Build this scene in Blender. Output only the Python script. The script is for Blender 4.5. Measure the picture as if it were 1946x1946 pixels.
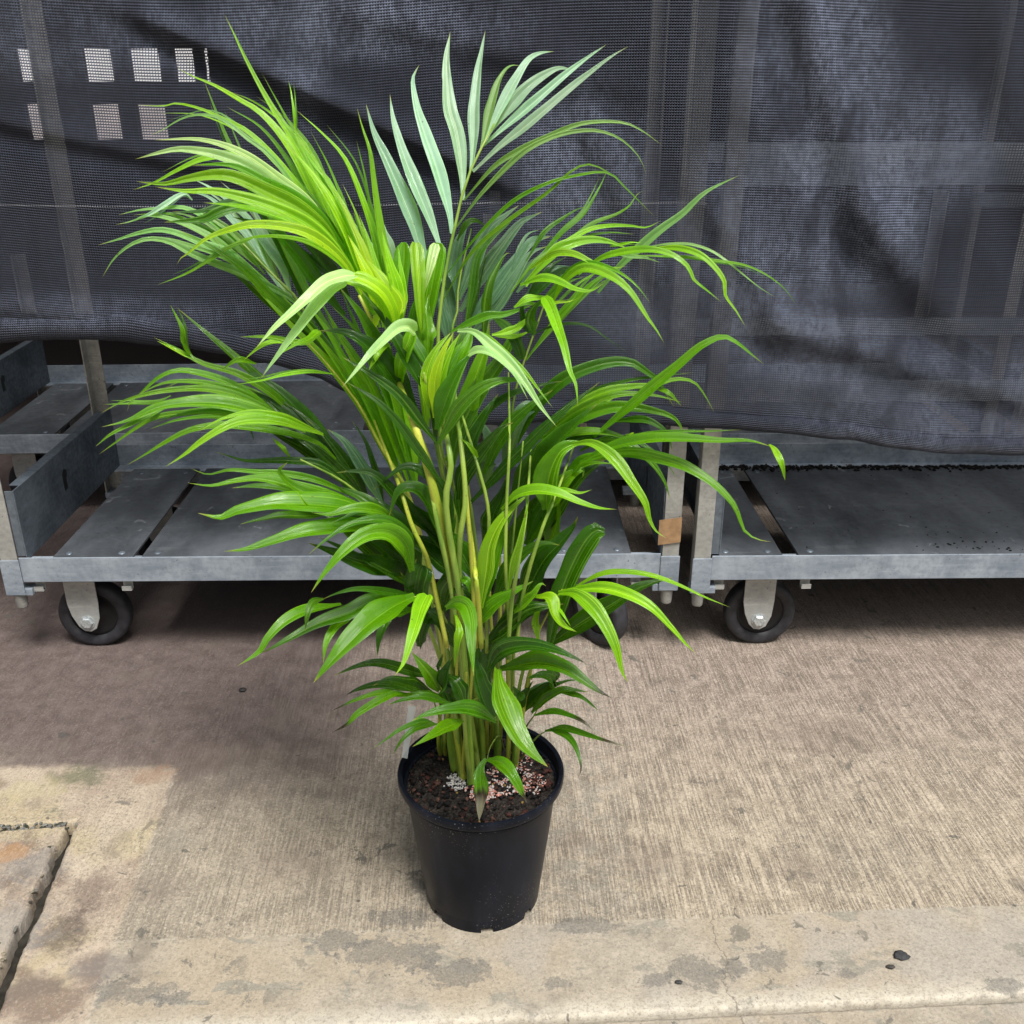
import bpy, bmesh, math, random, re
from mathutils import Vector, Matrix, noise
R = math.radians
scene = bpy.context.scene
C = scene.collection
for o in list(bpy.data.objects): bpy.data.objects.remove(o)
# ------------------------------------------------------------------ camera
PITCH = R(23.5); FPX = 1893.0; CAMH = 1.237
cd = bpy.data.cameras.new('camera'); cam = bpy.data.objects.new('camera', cd); C.objects.link(cam)
cam.location = (0, 0, CAMH); cam.rotation_euler = (R(90) - PITCH, 0, 0)
cd.sensor_width = 36; cd.lens = FPX / 1946 * 36; cd.clip_start = .02; cd.clip_end = 500
scene.camera = cam
# ------------------------------------------------------------------ sky, sun, exposure
w = bpy.data.worlds.new('World'); scene.world = w; w.use_nodes = True
wt = w.node_tree; wt.nodes.clear()
sky = wt.nodes.new('ShaderNodeTexSky'); sky.sky_type = 'NISHITA'; sky.sun_disc = False
SUN_EL, SUN_AZ = R(62), R(155)      # azimuth clockwise from +Y
sky.sun_elevation = SUN_EL; sky.sun_rotation = SUN_AZ; sky.dust_density = 3; sky.air_density = 1
hs = wt.nodes.new('ShaderNodeHueSaturation'); hs.inputs['Saturation'].default_value = .28
bg = wt.nodes.new('ShaderNodeBackground'); bg.inputs['Strength'].default_value = .105
wo = wt.nodes.new('ShaderNodeOutputWorld')
wt.links.new(sky.outputs[0], hs.inputs['Color']); wt.links.new(hs.outputs[0], bg.inputs[0]); wt.links.new(bg.outputs[0], wo.inputs[0])
sl = bpy.data.lights.new('sun', 'SUN'); sl.energy = 3.4; sl.angle = R(20); sl.color = (1, .965, .91)
so = bpy.data.objects.new('sun', sl); C.objects.link(so)
sd = Vector((math.sin(SUN_AZ) * math.cos(SUN_EL), math.cos(SUN_AZ) * math.cos(SUN_EL), math.sin(SUN_EL)))
so.rotation_euler = sd.to_track_quat('Z', 'Y').to_euler(); so.location = (2, -3, 5)
vs = scene.view_settings; vs.view_transform = 'Standard'; vs.look = 'None'; vs.gamma = 1; vs.use_curve_mapping = False
vs.exposure = .66
scene.render.engine = 'CYCLES'
scene.cycles.transparent_max_bounces = 24
scene.cycles.max_bounces = 8

# ------------------------------------------------------------------ photo-plane geometry: ray through a photo pixel met with a real plane
CP, SP = math.cos(PITCH), math.sin(PITCH)
def ray(px, py):
    u = (px - 973) / FPX; v = (py - 973) / FPX
    return Vector((u, CP - v * SP, -SP - v * CP))
def gy(px, py, Y):
    d = ray(px, py); return Vector((0, 0, CAMH)) + d * (Y / d.y)
def gz(px, py, z=0):
    d = ray(px, py); return Vector((0, 0, CAMH)) + d * ((z - CAMH) / d.z)

# ------------------------------------------------------------------ helpers
def tag(o, label=None, cat=None, group=None, kind=None):
    if label: o['label'] = label
    if cat: o['category'] = cat
    if group: o['group'] = group
    if kind: o['kind'] = kind
    return o
def empty(name, loc, rz=0):
    o = bpy.data.objects.new(name, None); C.objects.link(o); o.location = loc; o.rotation_euler = (0, 0, rz)
    o.empty_display_size = .05
    return o
def link(name, me, m, parent=None, smooth=True, loc=None):
    if m: me.materials.append(m)
    if smooth:
        for p in me.polygons: p.use_smooth = True
    o = bpy.data.objects.new(name, me); C.objects.link(o)
    if parent: o.parent = parent
    if loc: o.location = loc
    return o
def obj(name, bm, m, parent=None, smooth=False, bevel=0, loc=None):
    me = bpy.data.meshes.new(name); bm.normal_update(); bm.to_mesh(me); bm.free()
    o = link(name, me, m, parent, smooth, loc)
    if bevel:
        b = o.modifiers.new('bevel', 'BEVEL'); b.width = bevel; b.segments = 2; b.limit_method = 'ANGLE'; b.angle_limit = R(40)
    return o
def box(bm, x0, x1, y0, y1, z0, z1, mtx=None):
    vs_ = [bm.verts.new(Vector(c) if mtx is None else mtx @ Vector(c)) for c in
           ((x0,y0,z0),(x1,y0,z0),(x1,y1,z0),(x0,y1,z0),(x0,y0,z1),(x1,y0,z1),(x1,y1,z1),(x0,y1,z1))]
    for f in ((0,3,2,1),(4,5,6,7),(0,1,5,4),(1,2,6,5),(2,3,7,6),(3,0,4,7)): bm.faces.new([vs_[i] for i in f])
def lathe(bm, prof, n=48, mtx=None, closed=False, cap0=False, cap1=False):
    rows = []
    for r, z in prof:
        rows.append([bm.verts.new((mtx or Matrix()) @ Vector((r*math.cos(2*math.pi*i/n), r*math.sin(2*math.pi*i/n), z))) for i in range(n)])
    for a in range(len(rows)-1):
        for i in range(n):
            j = (i+1) % n
            bm.faces.new((rows[a][i], rows[a][j], rows[a+1][j], rows[a+1][i]))
    if cap0: bm.faces.new(list(reversed(rows[0])))
    if cap1: bm.faces.new(rows[-1])
    return rows
def prism(bm, pts, y0, y1):      # outline in x,z extruded along y
    a = [bm.verts.new((x, y0, z)) for x, z in pts]; b = [bm.verts.new((x, y1, z)) for x, z in pts]
    bm.faces.new(a); bm.faces.new(list(reversed(b)))
    n = len(pts)
    for i in range(n):
        j = (i+1) % n
        bm.faces.new((a[j], a[i], b[i], b[j]))
def catmull(P, n):
    Q = [2*P[0]-P[1]] + list(P) + [2*P[-1]-P[-2]]
    L = [0]
    for i in range(len(P)-1): L.append(L[-1] + (P[i+1]-P[i]).length)
    out = []
    for k in range(n):
        s = L[-1]*k/(n-1); i = 0
        while i < len(P)-2 and L[i+1] < s: i += 1
        t = (s-L[i])/max(1e-9, L[i+1]-L[i]); t = min(1, max(0, t))
        p0, p1, p2, p3 = Q[i], Q[i+1], Q[i+2], Q[i+3]
        # centripetal-ish: plain uniform form is fine for these near-even points
        out.append(.5*((2*p1)+(p2-p0)*t+(2*p0-5*p1+4*p2-p3)*t*t+(3*p1-p0-3*p2+p3)*t*t*t))
    return out
def tube(bm, P, rad, n=8, col=None, layer=None):
    rows = []; up = Vector((0, 0, 1))
    for i, p in enumerate(P):
        t = (P[min(i+1, len(P)-1)] - P[max(i-1, 0)]).normalized()
        a = t.cross(Vector((0, 1, 0)) if abs(t.y) < .9 else Vector((1, 0, 0))).normalized(); b = t.cross(a)
        r = rad(i/(len(P)-1)) if callable(rad) else rad
        rows.append([bm.verts.new(p + (a*math.cos(2*math.pi*k/n) + b*math.sin(2*math.pi*k/n))*r) for k in range(n)])
    for q in range(len(rows)-1):
        for k in range(n):
            j = (k+1) % n
            bm.faces.new((rows[q][k], rows[q][j], rows[q+1][j], rows[q+1][k]))
    bm.faces.new(list(reversed(rows[0]))); bm.faces.new(rows[-1])

# ------------------------------------------------------------------ node helpers
class M:
    def __init__(s, name):
        s.m = bpy.data.materials.new(name); s.m.use_nodes = True; s.t = s.m.node_tree; s.t.nodes.clear()
        s.out = s.n('ShaderNodeOutputMaterial')
    def n(s, ty, **k):
        x = s.t.nodes.new(ty)
        for a, b in k.items(): setattr(x, a, b)
        return x
    def l(s, a, b): s.t.links.new(a, b)
    def val(s, sock, v):
        if isinstance(v, bpy.types.NodeSocket): s.l(v, sock)
        else: sock.default_value = v
    def math(s, op, a, b=0, c=None, clamp=False):
        x = s.n('ShaderNodeMath', operation=op, use_clamp=clamp); s.val(x.inputs[0], a); s.val(x.inputs[1], b)
        if c is not None: s.val(x.inputs[2], c)
        return x.outputs[0]
    def mapr(s, v, a, b, c=0, d=1, smooth=True):
        x = s.n('ShaderNodeMapRange'); x.interpolation_type = 'SMOOTHSTEP' if smooth else 'LINEAR'
        s.val(x.inputs[0], v); s.val(x.inputs[1], a); s.val(x.inputs[2], b); s.val(x.inputs[3], c); s.val(x.inputs[4], d)
        return x.outputs[0]
    def mix(s, f, a, b, mode='MIX'):
        x = s.n('ShaderNodeMix', data_type='RGBA', blend_type=mode)
        s.val(x.inputs[0], f)
        for k, v in ((6, a), (7, b)):
            if isinstance(v, tuple) and len(v) == 3: v = v + (1,)
            s.val(x.inputs[k], v)
        return x.outputs[2]
    def noise(s, vec, scale, detail=4, rough=.5, dist=0):
        x = s.n('ShaderNodeTexNoise'); x.inputs['Scale'].default_value = scale; x.inputs['Detail'].default_value = detail
        x.inputs['Roughness'].default_value = rough; x.inputs['Distortion'].default_value = dist
        if vec is not None: s.l(vec, x.inputs['Vector'])
        return x.outputs[0]
    def vor(s, vec, scale, feature='F1', out=0):
        x = s.n('ShaderNodeTexVoronoi', feature=feature); x.inputs['Scale'].default_value = scale
        if vec is not None: s.l(vec, x.inputs['Vector'])
        return x.outputs[out]
    def pos(s, kind='Object'):
        return s.n('ShaderNodeTexCoord').outputs[kind]
    def mapping(s, vec, scale=(1,1,1), loc=(0,0,0), rot=(0,0,0)):
        x = s.n('ShaderNodeMapping'); x.inputs['Scale'].default_value = scale; x.inputs['Location'].default_value = loc
        x.inputs['Rotation'].default_value = rot; s.l(vec, x.inputs[0]); return x.outputs[0]
    def sep(s, vec):
        x = s.n('ShaderNodeSeparateXYZ'); s.l(vec, x.inputs[0]); return x.outputs
    def bump(s, h, strength=.3, dist=.002):
        x = s.n('ShaderNodeBump'); x.inputs['Strength'].default_value = strength; x.inputs['Distance'].default_value = dist
        s.l(h, x.inputs['Height']); return x.outputs[0]
    def bsdf(s, color, rough=.5, metal=0, spec=.5, normal=None, coat=0):
        x = s.n('ShaderNodeBsdfPrincipled')
        if isinstance(color, tuple): color = color + (1,) if len(color) == 3 else color
        s.val(x.inputs['Base Color'], color); s.val(x.inputs['Roughness'], rough); s.val(x.inputs['Metallic'], metal)
        s.val(x.inputs['Specular IOR Level'], spec); x.inputs['Coat Weight'].default_value = coat
        if normal is not None: s.l(normal, x.inputs['Normal'])
        return x.outputs[0]
    def done(s, sh): s.l(sh, s.out.inputs[0]); return s.m
    def mixsh(s, f, a, b):
        x = s.n('ShaderNodeMixShader'); s.val(x.inputs[0], f); s.l(a, x.inputs[1]); s.l(b, x.inputs[2]); return x.outputs[0]
# ------------------------------------------------------------------ materials
def mat_leaf():
    m = M('palm_leaf')
    at = m.n('ShaderNodeAttribute', attribute_name='lc').outputs[0]
    uvr = m.n('ShaderNodeUVMap', uv_map='UVMap').outputs[0]; uv = m.sep(uvr)
    P = m.pos('Object')
    u = m.math('FRACT', uv[0])
    lines = m.noise(m.mapping(uvr, (15, .12, 1)), 1, 1, .4); fl = m.noise(m.mapping(uvr, (70, .5, 1)), 1, 2, .5)
    veins = m.mapr(lines, .60, .68)
    n1 = m.noise(P, 22, 4); n2 = m.noise(P, 260, 3)
    col = m.mix(m.mapr(n1, .35, .7, 0, .5), at, m.mix(1.0, at, (.55, .70, .5), 'MULTIPLY'))
    col = m.mix(m.mapr(fl, .35, .65, 0, .6), col, m.mix(1.0, col, (.6, .7, .6), 'MULTIPLY'))
    pale = m.mix(.35, m.mix(1.0, at, (2.3, 1.9, 1.9), 'MULTIPLY'), (.26, .42, .10))
    col = m.mix(m.math('MULTIPLY', veins, .7), col, pale)
    spt = m.noise(P, 150, 2, .5)
    col = m.mix(m.mapr(spt, .735, .76, 0, .7), col, (.10, .07, .02))
    mid = m.mapr(m.math('ABSOLUTE', m.math('SUBTRACT', u, .5)), .006, .018, 1, 0)
    col = m.mix(m.math('MULTIPLY', mid, .55), col, pale)
    h = m.math('ADD', m.math('MULTIPLY', fl, .8), m.math('ADD', m.math('MULTIPLY', lines, 1.2), m.math('MULTIPLY', n2, .35)))
    nb = m.bump(h, .5, .0008)
    ro = m.mapr(m.noise(P, 38, 4, .65), .44, .52, .12, .38)
    p = m.bsdf(col, ro, 0, .6, nb)
    tr = m.n('ShaderNodeBsdfTranslucent'); m.l(m.mix(1.0, col, (1.5, 1.55, .3), 'MULTIPLY'), tr.inputs[0])
    return m.done(m.mixsh(.44, p, tr.outputs[0]))
def mat_stalk(name, a, b):
    m = M(name); P = m.pos('Object')
    n = m.noise(m.mapping(P, (60, 60, 6)), 1, 4); sp_ = m.noise(P, 350, 2)
    c = m.mix(m.mapr(n, .35, .65), a, b)
    c = m.mix(m.mapr(sp_, .62, .7, 0, .5), c, (.12, .10, .03))
    return m.done(m.bsdf(c, .38, 0, .45, m.bump(n, .2, .001)))
def mat_metal(name, dark, lite, rust=.25, rough=.5):
    m = M(name); P = m.pos('Object')
    n = m.noise(P, 9, 6, .6); n2 = m.noise(P, 70, 5, .7); n3 = m.noise(m.mapping(P, (8, 8, 90)), 1.5, 4, .6); v = m.vor(P, 55, 'F1', 1)
    c = m.mix(m.mapr(n, .3, .7), dark, lite)
    c = m.mix(m.mapr(n2, .35, .75, 0, .45), c, tuple(x*.55 for x in dark))
    c = m.mix(m.math('MULTIPLY', m.mapr(n3, .5, .75), .25), c, tuple(min(1, x*1.5) for x in lite))
    c = m.mix(m.mapr(m.noise(P, 130, 2, .5), .68, .72, 0, .6), c, (.06, .055, .05))
    c = m.mix(m.math('MULTIPLY', m.mapr(m.noise(P, 23, 6, .75), .62, .70), rust), c, (.10, .055, .035))
    return m.done(m.bsdf(c, m.mapr(n2, .3, .7, rough-.08, rough+.2), .35, .5, m.bump(n2, .25, .001)))
def mat_deck():
    m = M('deck_board_grey'); P = m.pos('Object')
    n = m.noise(m.mapping(P, (3, 1.2, 3)), 2.2, 7, .65, .3); f = m.noise(P, 45, 6, .75)
    c = m.mix(m.mapr(n, .3, .7), (.042, .048, .056), (.115, .128, .145))
    c = m.mix(m.mapr(f, .45, .8, 0, .6), c, (.05, .052, .056))
    scr = m.noise(m.mapping(P, (5, 60, 5), rot=(0, 0, .5)), 1, 5, .7)
    c = m.mix(m.mapr(scr, .56, .72, 0, .4), c, (.14, .15, .16))
    sc = m.noise(P, 17, 4, .6, 1.5)
    c = m.mix(m.mapr(sc, .655, .72, 0, .6), c, (.30, .32, .34))
    c = m.mix(m.mapr(m.noise(P, 120, 2), .70, .73, 0, .8), c, (.02, .015, .012))
    return m.done(m.bsdf(c, m.mapr(f, .3, .7, .42, .62), .1, .45, m.bump(f, .25, .001)))
def mat_plain(name, c, rough=.6, spec=.4, metal=0, var=.25, sc=40):
    m = M(name); P = m.pos('Object'); n = m.noise(P, sc, 5, .6)
    col = m.mix(m.mapr(n, .3, .7), tuple(x*(1-var) for x in c), tuple(min(1, x*(1+var)) for x in c))
    return m.done(m.bsdf(col, rough, metal, spec, m.bump(n, .2, .001)))
def mat_pot():
    m = M('black_pot_plastic'); P = m.pos('Object')
    n = m.noise(m.mapping(P, (9, 9, 3)), 2, 5, .6); st = m.noise(m.mapping(P, (120, 120, 6)), 1, 3)
    c = m.mix(m.mapr(n, .35, .7), (.005, .0065, .011), (.010, .012, .020))
    z = m.sep(P)[2]
    dots = m.noise(P, 420, 1); mask = m.mapr(m.noise(P, 9, 2), .45, .7)
    c = m.mix(m.math('MULTIPLY', m.mapr(dots, .70, .73), mask), c, (.30, .29, .27))
    dust_sheen = m.math('MULTIPLY', m.mapr(n, .5, .75), m.mapr(st, .4, .7))
    c = m.mix(m.math('MULTIPLY', dust_sheen, .35), c, (.030, .033, .042))
    return m.done(m.bsdf(c, m.mapr(n, .3, .7, .28, .42), 0, .12, m.bump(st, .06, .001)))
def mat_vc(name, attr='vc', rough=.8, sc=200):
    m = M(name); P = m.pos('Object'); a = m.n('ShaderNodeAttribute', attribute_name=attr).outputs[0]; n = m.noise(P, sc, 4, .7)
    c = m.mix(m.mapr(n, .3, .7), m.mix(1.0, a, (.6, .6, .6), 'MULTIPLY'), a)
    return m.done(m.bsdf(c, rough, 0, .35, m.bump(n, .5, .001)))
def mat_soil():
    m = M('potting_mix'); P = m.pos('Object'); n = m.noise(P, 120, 6, .8); v = m.vor(P, 190, 'F1', 0)
    c = m.mix(m.mapr(n, .35, .7), (.008, .006, .005), (.045, .032, .025))
    c = m.mix(m.mapr(m.noise(P, 500, 2), .68, .72), c, (.22, .19, .15))
    return m.done(m.bsdf(c, .65, 0, .5, m.bump(m.math('ADD', n, v), 1, .004)))
def mat_net():
    m = M('knitted_shade_cloth')
    uvn = m.n('ShaderNodeUVMap', uv_map='UVMap').outputs[0]; P = m.pos('Object')
    x, y, z = m.sep(uvn)     # metres along and down the cloth
    PIT = .0046
    su = m.math('MULTIPLY', x, 6.28318/PIT); sv = m.math('MULTIPLY', y, 6.28318/PIT)
    zz = m.math('SINE', su)
    rows = m.math('MULTIPLY_ADD', m.math('SINE', m.math('ADD', sv, m.math('MULTIPLY', zz, .8))), .5, .5)
    cols = m.math('MULTIPLY_ADD', m.math('SINE', m.math('ADD', su, m.math('MULTIPLY', m.math('SINE', sv), .5))), .5, .5)
    thread = m.math('MAXIMUM', m.math('POWER', rows, 1.1), m.math('MULTIPLY', m.math('POWER', cols, 3.0), .85))
    lay = m.n('ShaderNodeAttribute', attribute_name='dense').outputs[2]     # 1 at the doubled hem and on the unseen top thickened to block light
    big = m.noise(P, 1.7, 4, .55); med = m.noise(m.mapping(P, (1.0, 1, .38), rot=(0, R(-38), 0)), 11, 7, .72, .5); fine = m.noise(m.mapping(P, (1, 1, .5)), 120, 5, .8)
    a = m.mapr(thread, .22, .62, 0, 1)
    a = m.math('MAXIMUM', a, m.math('MULTIPLY', lay, .93))
    a = m.math('MULTIPLY_ADD', a, .74, .25)
    c = m.mix(m.mapr(thread, .3, 1), (.0025, .003, .0055), (.022, .027, .046))
    right = m.mapr(m.sep(P)[0], -.3, .5)
    dust_sheen = m.math('MULTIPLY', m.mapr(med, .36, .66), m.mapr(big, .34, .58))
    X_, Y_, Z_ = m.sep(P); sheen_blob = None
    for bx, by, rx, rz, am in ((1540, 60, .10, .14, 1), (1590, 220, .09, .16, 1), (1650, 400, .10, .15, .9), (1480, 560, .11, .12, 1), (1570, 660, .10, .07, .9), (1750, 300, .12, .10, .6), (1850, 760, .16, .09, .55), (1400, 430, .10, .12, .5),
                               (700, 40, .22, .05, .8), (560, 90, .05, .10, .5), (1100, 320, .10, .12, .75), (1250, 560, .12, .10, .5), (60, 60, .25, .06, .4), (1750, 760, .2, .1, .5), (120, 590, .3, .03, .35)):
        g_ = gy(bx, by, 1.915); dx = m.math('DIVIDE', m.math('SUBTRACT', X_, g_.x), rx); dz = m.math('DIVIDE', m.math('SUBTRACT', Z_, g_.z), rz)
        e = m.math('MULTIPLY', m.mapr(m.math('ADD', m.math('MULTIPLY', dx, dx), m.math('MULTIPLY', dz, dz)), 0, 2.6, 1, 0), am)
        sheen_blob = e if sheen_blob is None else m.math('MAXIMUM', sheen_blob, e)
    dust_sheen = m.math('MULTIPLY', m.mapr(med, .30, .62, .12, 1), m.math('ADD', sheen_blob, .12, clamp=True))  # pale patches: some dust, mostly the cloth's bluish sheen painted into the colour
    dust_sheen = m.math('MULTIPLY', dust_sheen, m.mapr(fine, .35, .62, .25, 1))
    c = m.mix(m.math('MULTIPLY', dust_sheen, .62), c, m.mix(m.mapr(thread, .2, .9), (.07, .08, .11), (.30, .345, .47)))
    Px, Py, Pz = m.sep(P)
    sd_ = m.math('ABSOLUTE', m.math('SUBTRACT', Pz, m.math('MULTIPLY_ADD', m.math('SINE', m.math('MULTIPLY', Px, 3)), .002, SEAMZ)))
    seam = m.math('MULTIPLY', m.mapr(sd_, .0009, .0016, 1, 0), m.math('LESS_THAN', Px, .36))
    c = m.mix(m.math('MULTIPLY', seam, m.mapr(cols, .2, .7, .1, .8)), c, (.24, .25, .28))
    nb = m.bump(thread, .9, .0022)
    p = m.bsdf(c, .48, 0, .28, nb)
    t = m.n('ShaderNodeBsdfTransparent')
    return m.done(m.mixsh(a, t.outputs[0], p))
def mat_ground():
    m = M('weathered_concrete'); P = m.pos('Object'); X, Y, Z = m.sep(P)
    wob = m.noise(P, 5, 4, .6); wobf = m.noise(P, 40, 4, .65)
    w1 = m.math('ADD', m.math('MULTIPLY_ADD', wob, .06, -.03), m.math('MULTIPLY_ADD', wobf, .03, -.015))
    speck = m.noise(P, 270, 5, .8); mid = m.noise(P, 26, 6, .7); big = m.noise(P, 2.3, 4, .55)
    # broomed slab -------------------------------------------------
    rotm = m.mapping(P, (1, 1, 1), rot=(0, 0, R(-2)))
    gr = m.noise(m.mapping(rotm, (215, 5, 1)), 1, 4, .7, .3)
    gr2 = m.noise(m.mapping(rotm, (420, 30, 1)), 1, 3, .7)
    brk = m.noise(P, 14, 5, .7)
    gmask = m.math('MULTIPLY', m.mapr(brk, .30, .62, .25, 1), m.mapr(X, -.75, .15, .45, 1))
    groove = m.math('MULTIPLY', m.mapr(m.math('ADD', m.math('MULTIPLY', gr, .65), m.math('MULTIPLY', gr2, .35)), .53, .42), gmask)
    base = m.mix(m.mapr(mid, .3, .7), (.30, .25, .185), (.45, .385, .295))
    greyish = m.mapr(m.math('ADD', m.math('MULTIPLY', big, .8), m.math('MULTIPLY', X, -.12)), .34, .58)
    base = m.mix(m.math('MULTIPLY', greyish, .6), base, (.20, .18, .145))
    base = m.mix(m.mapr(Y, 1.3, 2.0, 0, .75), base, m.mix(m.mapr(mid, .3, .7), (.19, .145, .13), (.28, .22, .20)))  # older reddish concrete further back
    base = m.mix(m.math('MULTIPLY', groove, m.mapr(speck, .35, .6, .5, .85)), base, (.105, .086, .068))
    # darker reddish area at the left, in front of the trolleys
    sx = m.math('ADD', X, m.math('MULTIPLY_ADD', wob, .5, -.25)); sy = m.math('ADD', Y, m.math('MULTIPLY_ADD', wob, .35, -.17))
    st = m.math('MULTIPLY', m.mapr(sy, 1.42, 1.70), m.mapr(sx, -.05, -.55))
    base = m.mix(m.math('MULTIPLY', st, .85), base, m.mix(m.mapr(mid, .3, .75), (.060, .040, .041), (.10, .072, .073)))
    # smooth trowelled border ---------------------------------------
    yb = m.math('ADD', m.math('MULTIPLY_ADD', X, BORDER[1], BORDER[0]), m.math('MULTIPLY', w1, .12))
    isb = m.mapr(m.math('SUBTRACT', Y, yb), .0035, -.0035)
    bd = m.mix(m.mapr(mid, .3, .7), (.265, .232, .182), (.37, .327, .262))
    bd = m.mix(m.mapr(m.noise(P, 3.4, 3), .42, .62, 0, .6), bd, (.33, .27, .19))
    bd = m.mix(m.mapr(m.noise(P, 4.1, 3, .5, .4), .52, .60, 0, .6), bd, (.31, .285, .25))
    pn = m.noise(m.mapping(P, (1, 1.5, 1)), 11, 6, .62, .5)
    bd = m.mix(m.mapr(pn, .565, .60, 0, .8), bd, m.mix(m.mapr(mid, .3, .6), (.16, .15, .125), (.24, .225, .185)))
    # pale laitance line along the border
    ln = m.mapr(m.math('ABSOLUTE', m.math('SUBTRACT', Y, yb)), .0012, .0035, 1, 0)
    # old stone-like corner at left -------------------------------------
    xl = m.math('ADD', m.math('MULTIPLY_ADD', Y, LEFTB[1], LEFTB[0]), m.math('MULTIPLY', w1, .5))
    yl = m.math('ADD', LEFTY, m.math('MULTIPLY', w1, .9))
    isl = m.math('MULTIPLY', m.mapr(m.math('SUBTRACT', X, xl), .006, -.006), m.mapr(m.math('SUBTRACT', Y, yl), .014, -.014))
    lf = m.mix(m.mapr(m.noise(P, 6, 5, .6), .35, .65), (.31, .245, .19), (.42, .35, .27))
    lf = m.mix(m.mapr(m.noise(P, 4.5, 3, .5, .3), .50, .60, 0, .7), lf, (.37, .31, .19))
    lf = m.mix(m.mapr(m.noise(m.mapping(P, (1, 1, 1), (3, 1, 0)), 5, 5, .6), .56, .66, 0, .8), lf, (.15, .105, .08))
    lf = m.mix(m.mapr(m.noise(m.mapping(P, (1, 1, 1), (7, 5, 0)), 9, 6, .7), .60, .66, 0, .7), lf, (.10, .105, .07))
    lf = m.mix(m.mapr(m.noise(m.mapping(P, (30, 90, 1), rot=(0,0,.4)), 1, 4), .6, .7, 0, .4), lf, (.2, .16, .12))
    col = m.mix(isb, base, bd); col = m.mix(m.math('MULTIPLY', ln, m.mapr(wobf, .46, .62, .05, .6)), col, (.42, .38, .31))
    lnl = m.math('MULTIPLY', m.mapr(m.math('ABSOLUTE', m.math('SUBTRACT', X, xl)), .001, .005, 1, 0), m.mapr(m.math('SUBTRACT', Y, yl), .01, -.01))
    col = m.mix(isl, col, lf); col = m.mix(m.math('MULTIPLY', lnl, m.math('MULTIPLY', m.mapr(wobf, .46, .6), .55)), col, (.42, .37, .30))
    edge = m.math('SUBTRACT', Y, m.math('MULTIPLY_ADD', X, FRONT[1], FRONT[0]))
    nearpot = m.math('MULTIPLY', m.mapr(m.math('ABSOLUTE', m.math('SUBTRACT', m.math('ADD', X, m.math('MULTIPLY_ADD', wob, .3, -.15)), .02)), .10, .26, 1, 0), m.mapr(m.math('SUBTRACT', Y, yb), -.05, .03))
    grime = m.math('MULTIPLY', nearpot, m.mapr(m.noise(P, 24, 5, .7), .42, .60))
    col = m.mix(m.math('MULTIPLY', grime, .75), col, m.mix(m.mapr(mid, .3, .7), (.19, .175, .145), (.30, .275, .23)))
    lait = m.math('MULTIPLY', m.mapr(edge, .045, .004), m.mapr(edge, -.012, -.008))
    col = m.mix(m.math('MULTIPLY', lait, m.mapr(wobf, .35, .6, .45, .9)), col, (.50, .46, .38))
    # pits, speckle, spots
    grain = m.vor(P, 330, 'F1', 1); gcol = m.n('ShaderNodeSeparateColor'); m.l(grain, gcol.inputs[0]); gg = gcol.outputs[0]
    grain2 = m.noise(P, 150, 3, .75)
    gs = m.math('SUBTRACT', 1, m.math('MULTIPLY', m.math('MAXIMUM', m.math('MULTIPLY', isb, .45), st), 1))
    gs = m.math('MAXIMUM', gs, .25)
    col = m.mix(m.math('MULTIPLY', m.mapr(gg, .0, .30, .5, 0), gs), col, (.14, .12, .095))
    col = m.mix(m.math('MULTIPLY', m.mapr(gg, .8, 1, 0, .4), gs), col, (.50, .44, .35))
    col = m.mix(m.mapr(grain2, .50, .68, 0, .5), col, (.16, .14, .115))
    col = m.mix(m.math('MULTIPLY', m.mapr(grain2, .46, .34, 0, .35), gs), col, (.44, .385, .30))
    col = m.mix(m.mapr(speck, .54, .66, 0, .6), col, (.10, .088, .07))
    col = m.mix(m.math('MULTIPLY', m.mapr(speck, .45, .33, 0, .55), gs), col, (.48, .42, .33))
    PN = m.math('ADD', m.math('MULTIPLY', m.noise(P, 15, 6, .75, .9), .6), m.math('MULTIPLY', m.noise(P, 48, 5, .75, .5), .4)); PN2 = m.noise(P, 9, 4, .6)
    def patch(col, px, py, rx, ry, c, amt, soft=.14, rough=6.0):
        g_ = gz(px, py); dx = m.math('DIVIDE', m.math('SUBTRACT', X, g_.x), rx); dy = m.math('DIVIDE', m.math('SUBTRACT', Y, g_.y), ry)
        d = m.math('SQRT', m.math('ADD', m.math('MULTIPLY', dx, dx), m.math('MULTIPLY', dy, dy)))
        d = m.math('ADD', d, m.math('MULTIPLY_ADD', PN, rough, -rough/2))
        return m.mix(m.math('MULTIPLY', m.mapr(d, 1-soft, 1+soft, amt, 0), m.mapr(grain2, .30, .48, .55, 1)), col, c)
    G1 = m.mix(m.mapr(speck, .4, .6), (.17, .16, .14), (.09, .085, .08)); BR = m.mix(m.mapr(speck, .4, .6), (.10, .075, .06), (.17, .13, .11))
    for q in ((1330, 1848, .040, .026), (1392, 1838, .020, .015), (1455, 1825, .032, .022), (255, 1885, .060, .022), (330, 1895, .03, .012), (745, 1812, .075, .028), (870, 1850, .050, .022),
              (640, 1785, .045, .022), (1055, 1868, .022, .012), (1245, 1862, .025, .012), (760, 1745, .05, .018), (1120, 1760, .05, .016), (1600, 1850, .02, .01), (1900, 1870, .03, .015)):
        col = patch(col, *q, G1, .62)
    for q in ((1230, 1625, .06, .045), (1520, 1650, .05, .03), (1100, 1600, .04, .03), (560, 1640, .07, .035), (300, 1690, .05, .03), (980, 1590, .03, .05), (1560, 1400, .12, .05), (400, 1440, .10, .04)):
        col = patch(col, *q, BR, .34, .7, 4)
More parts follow.
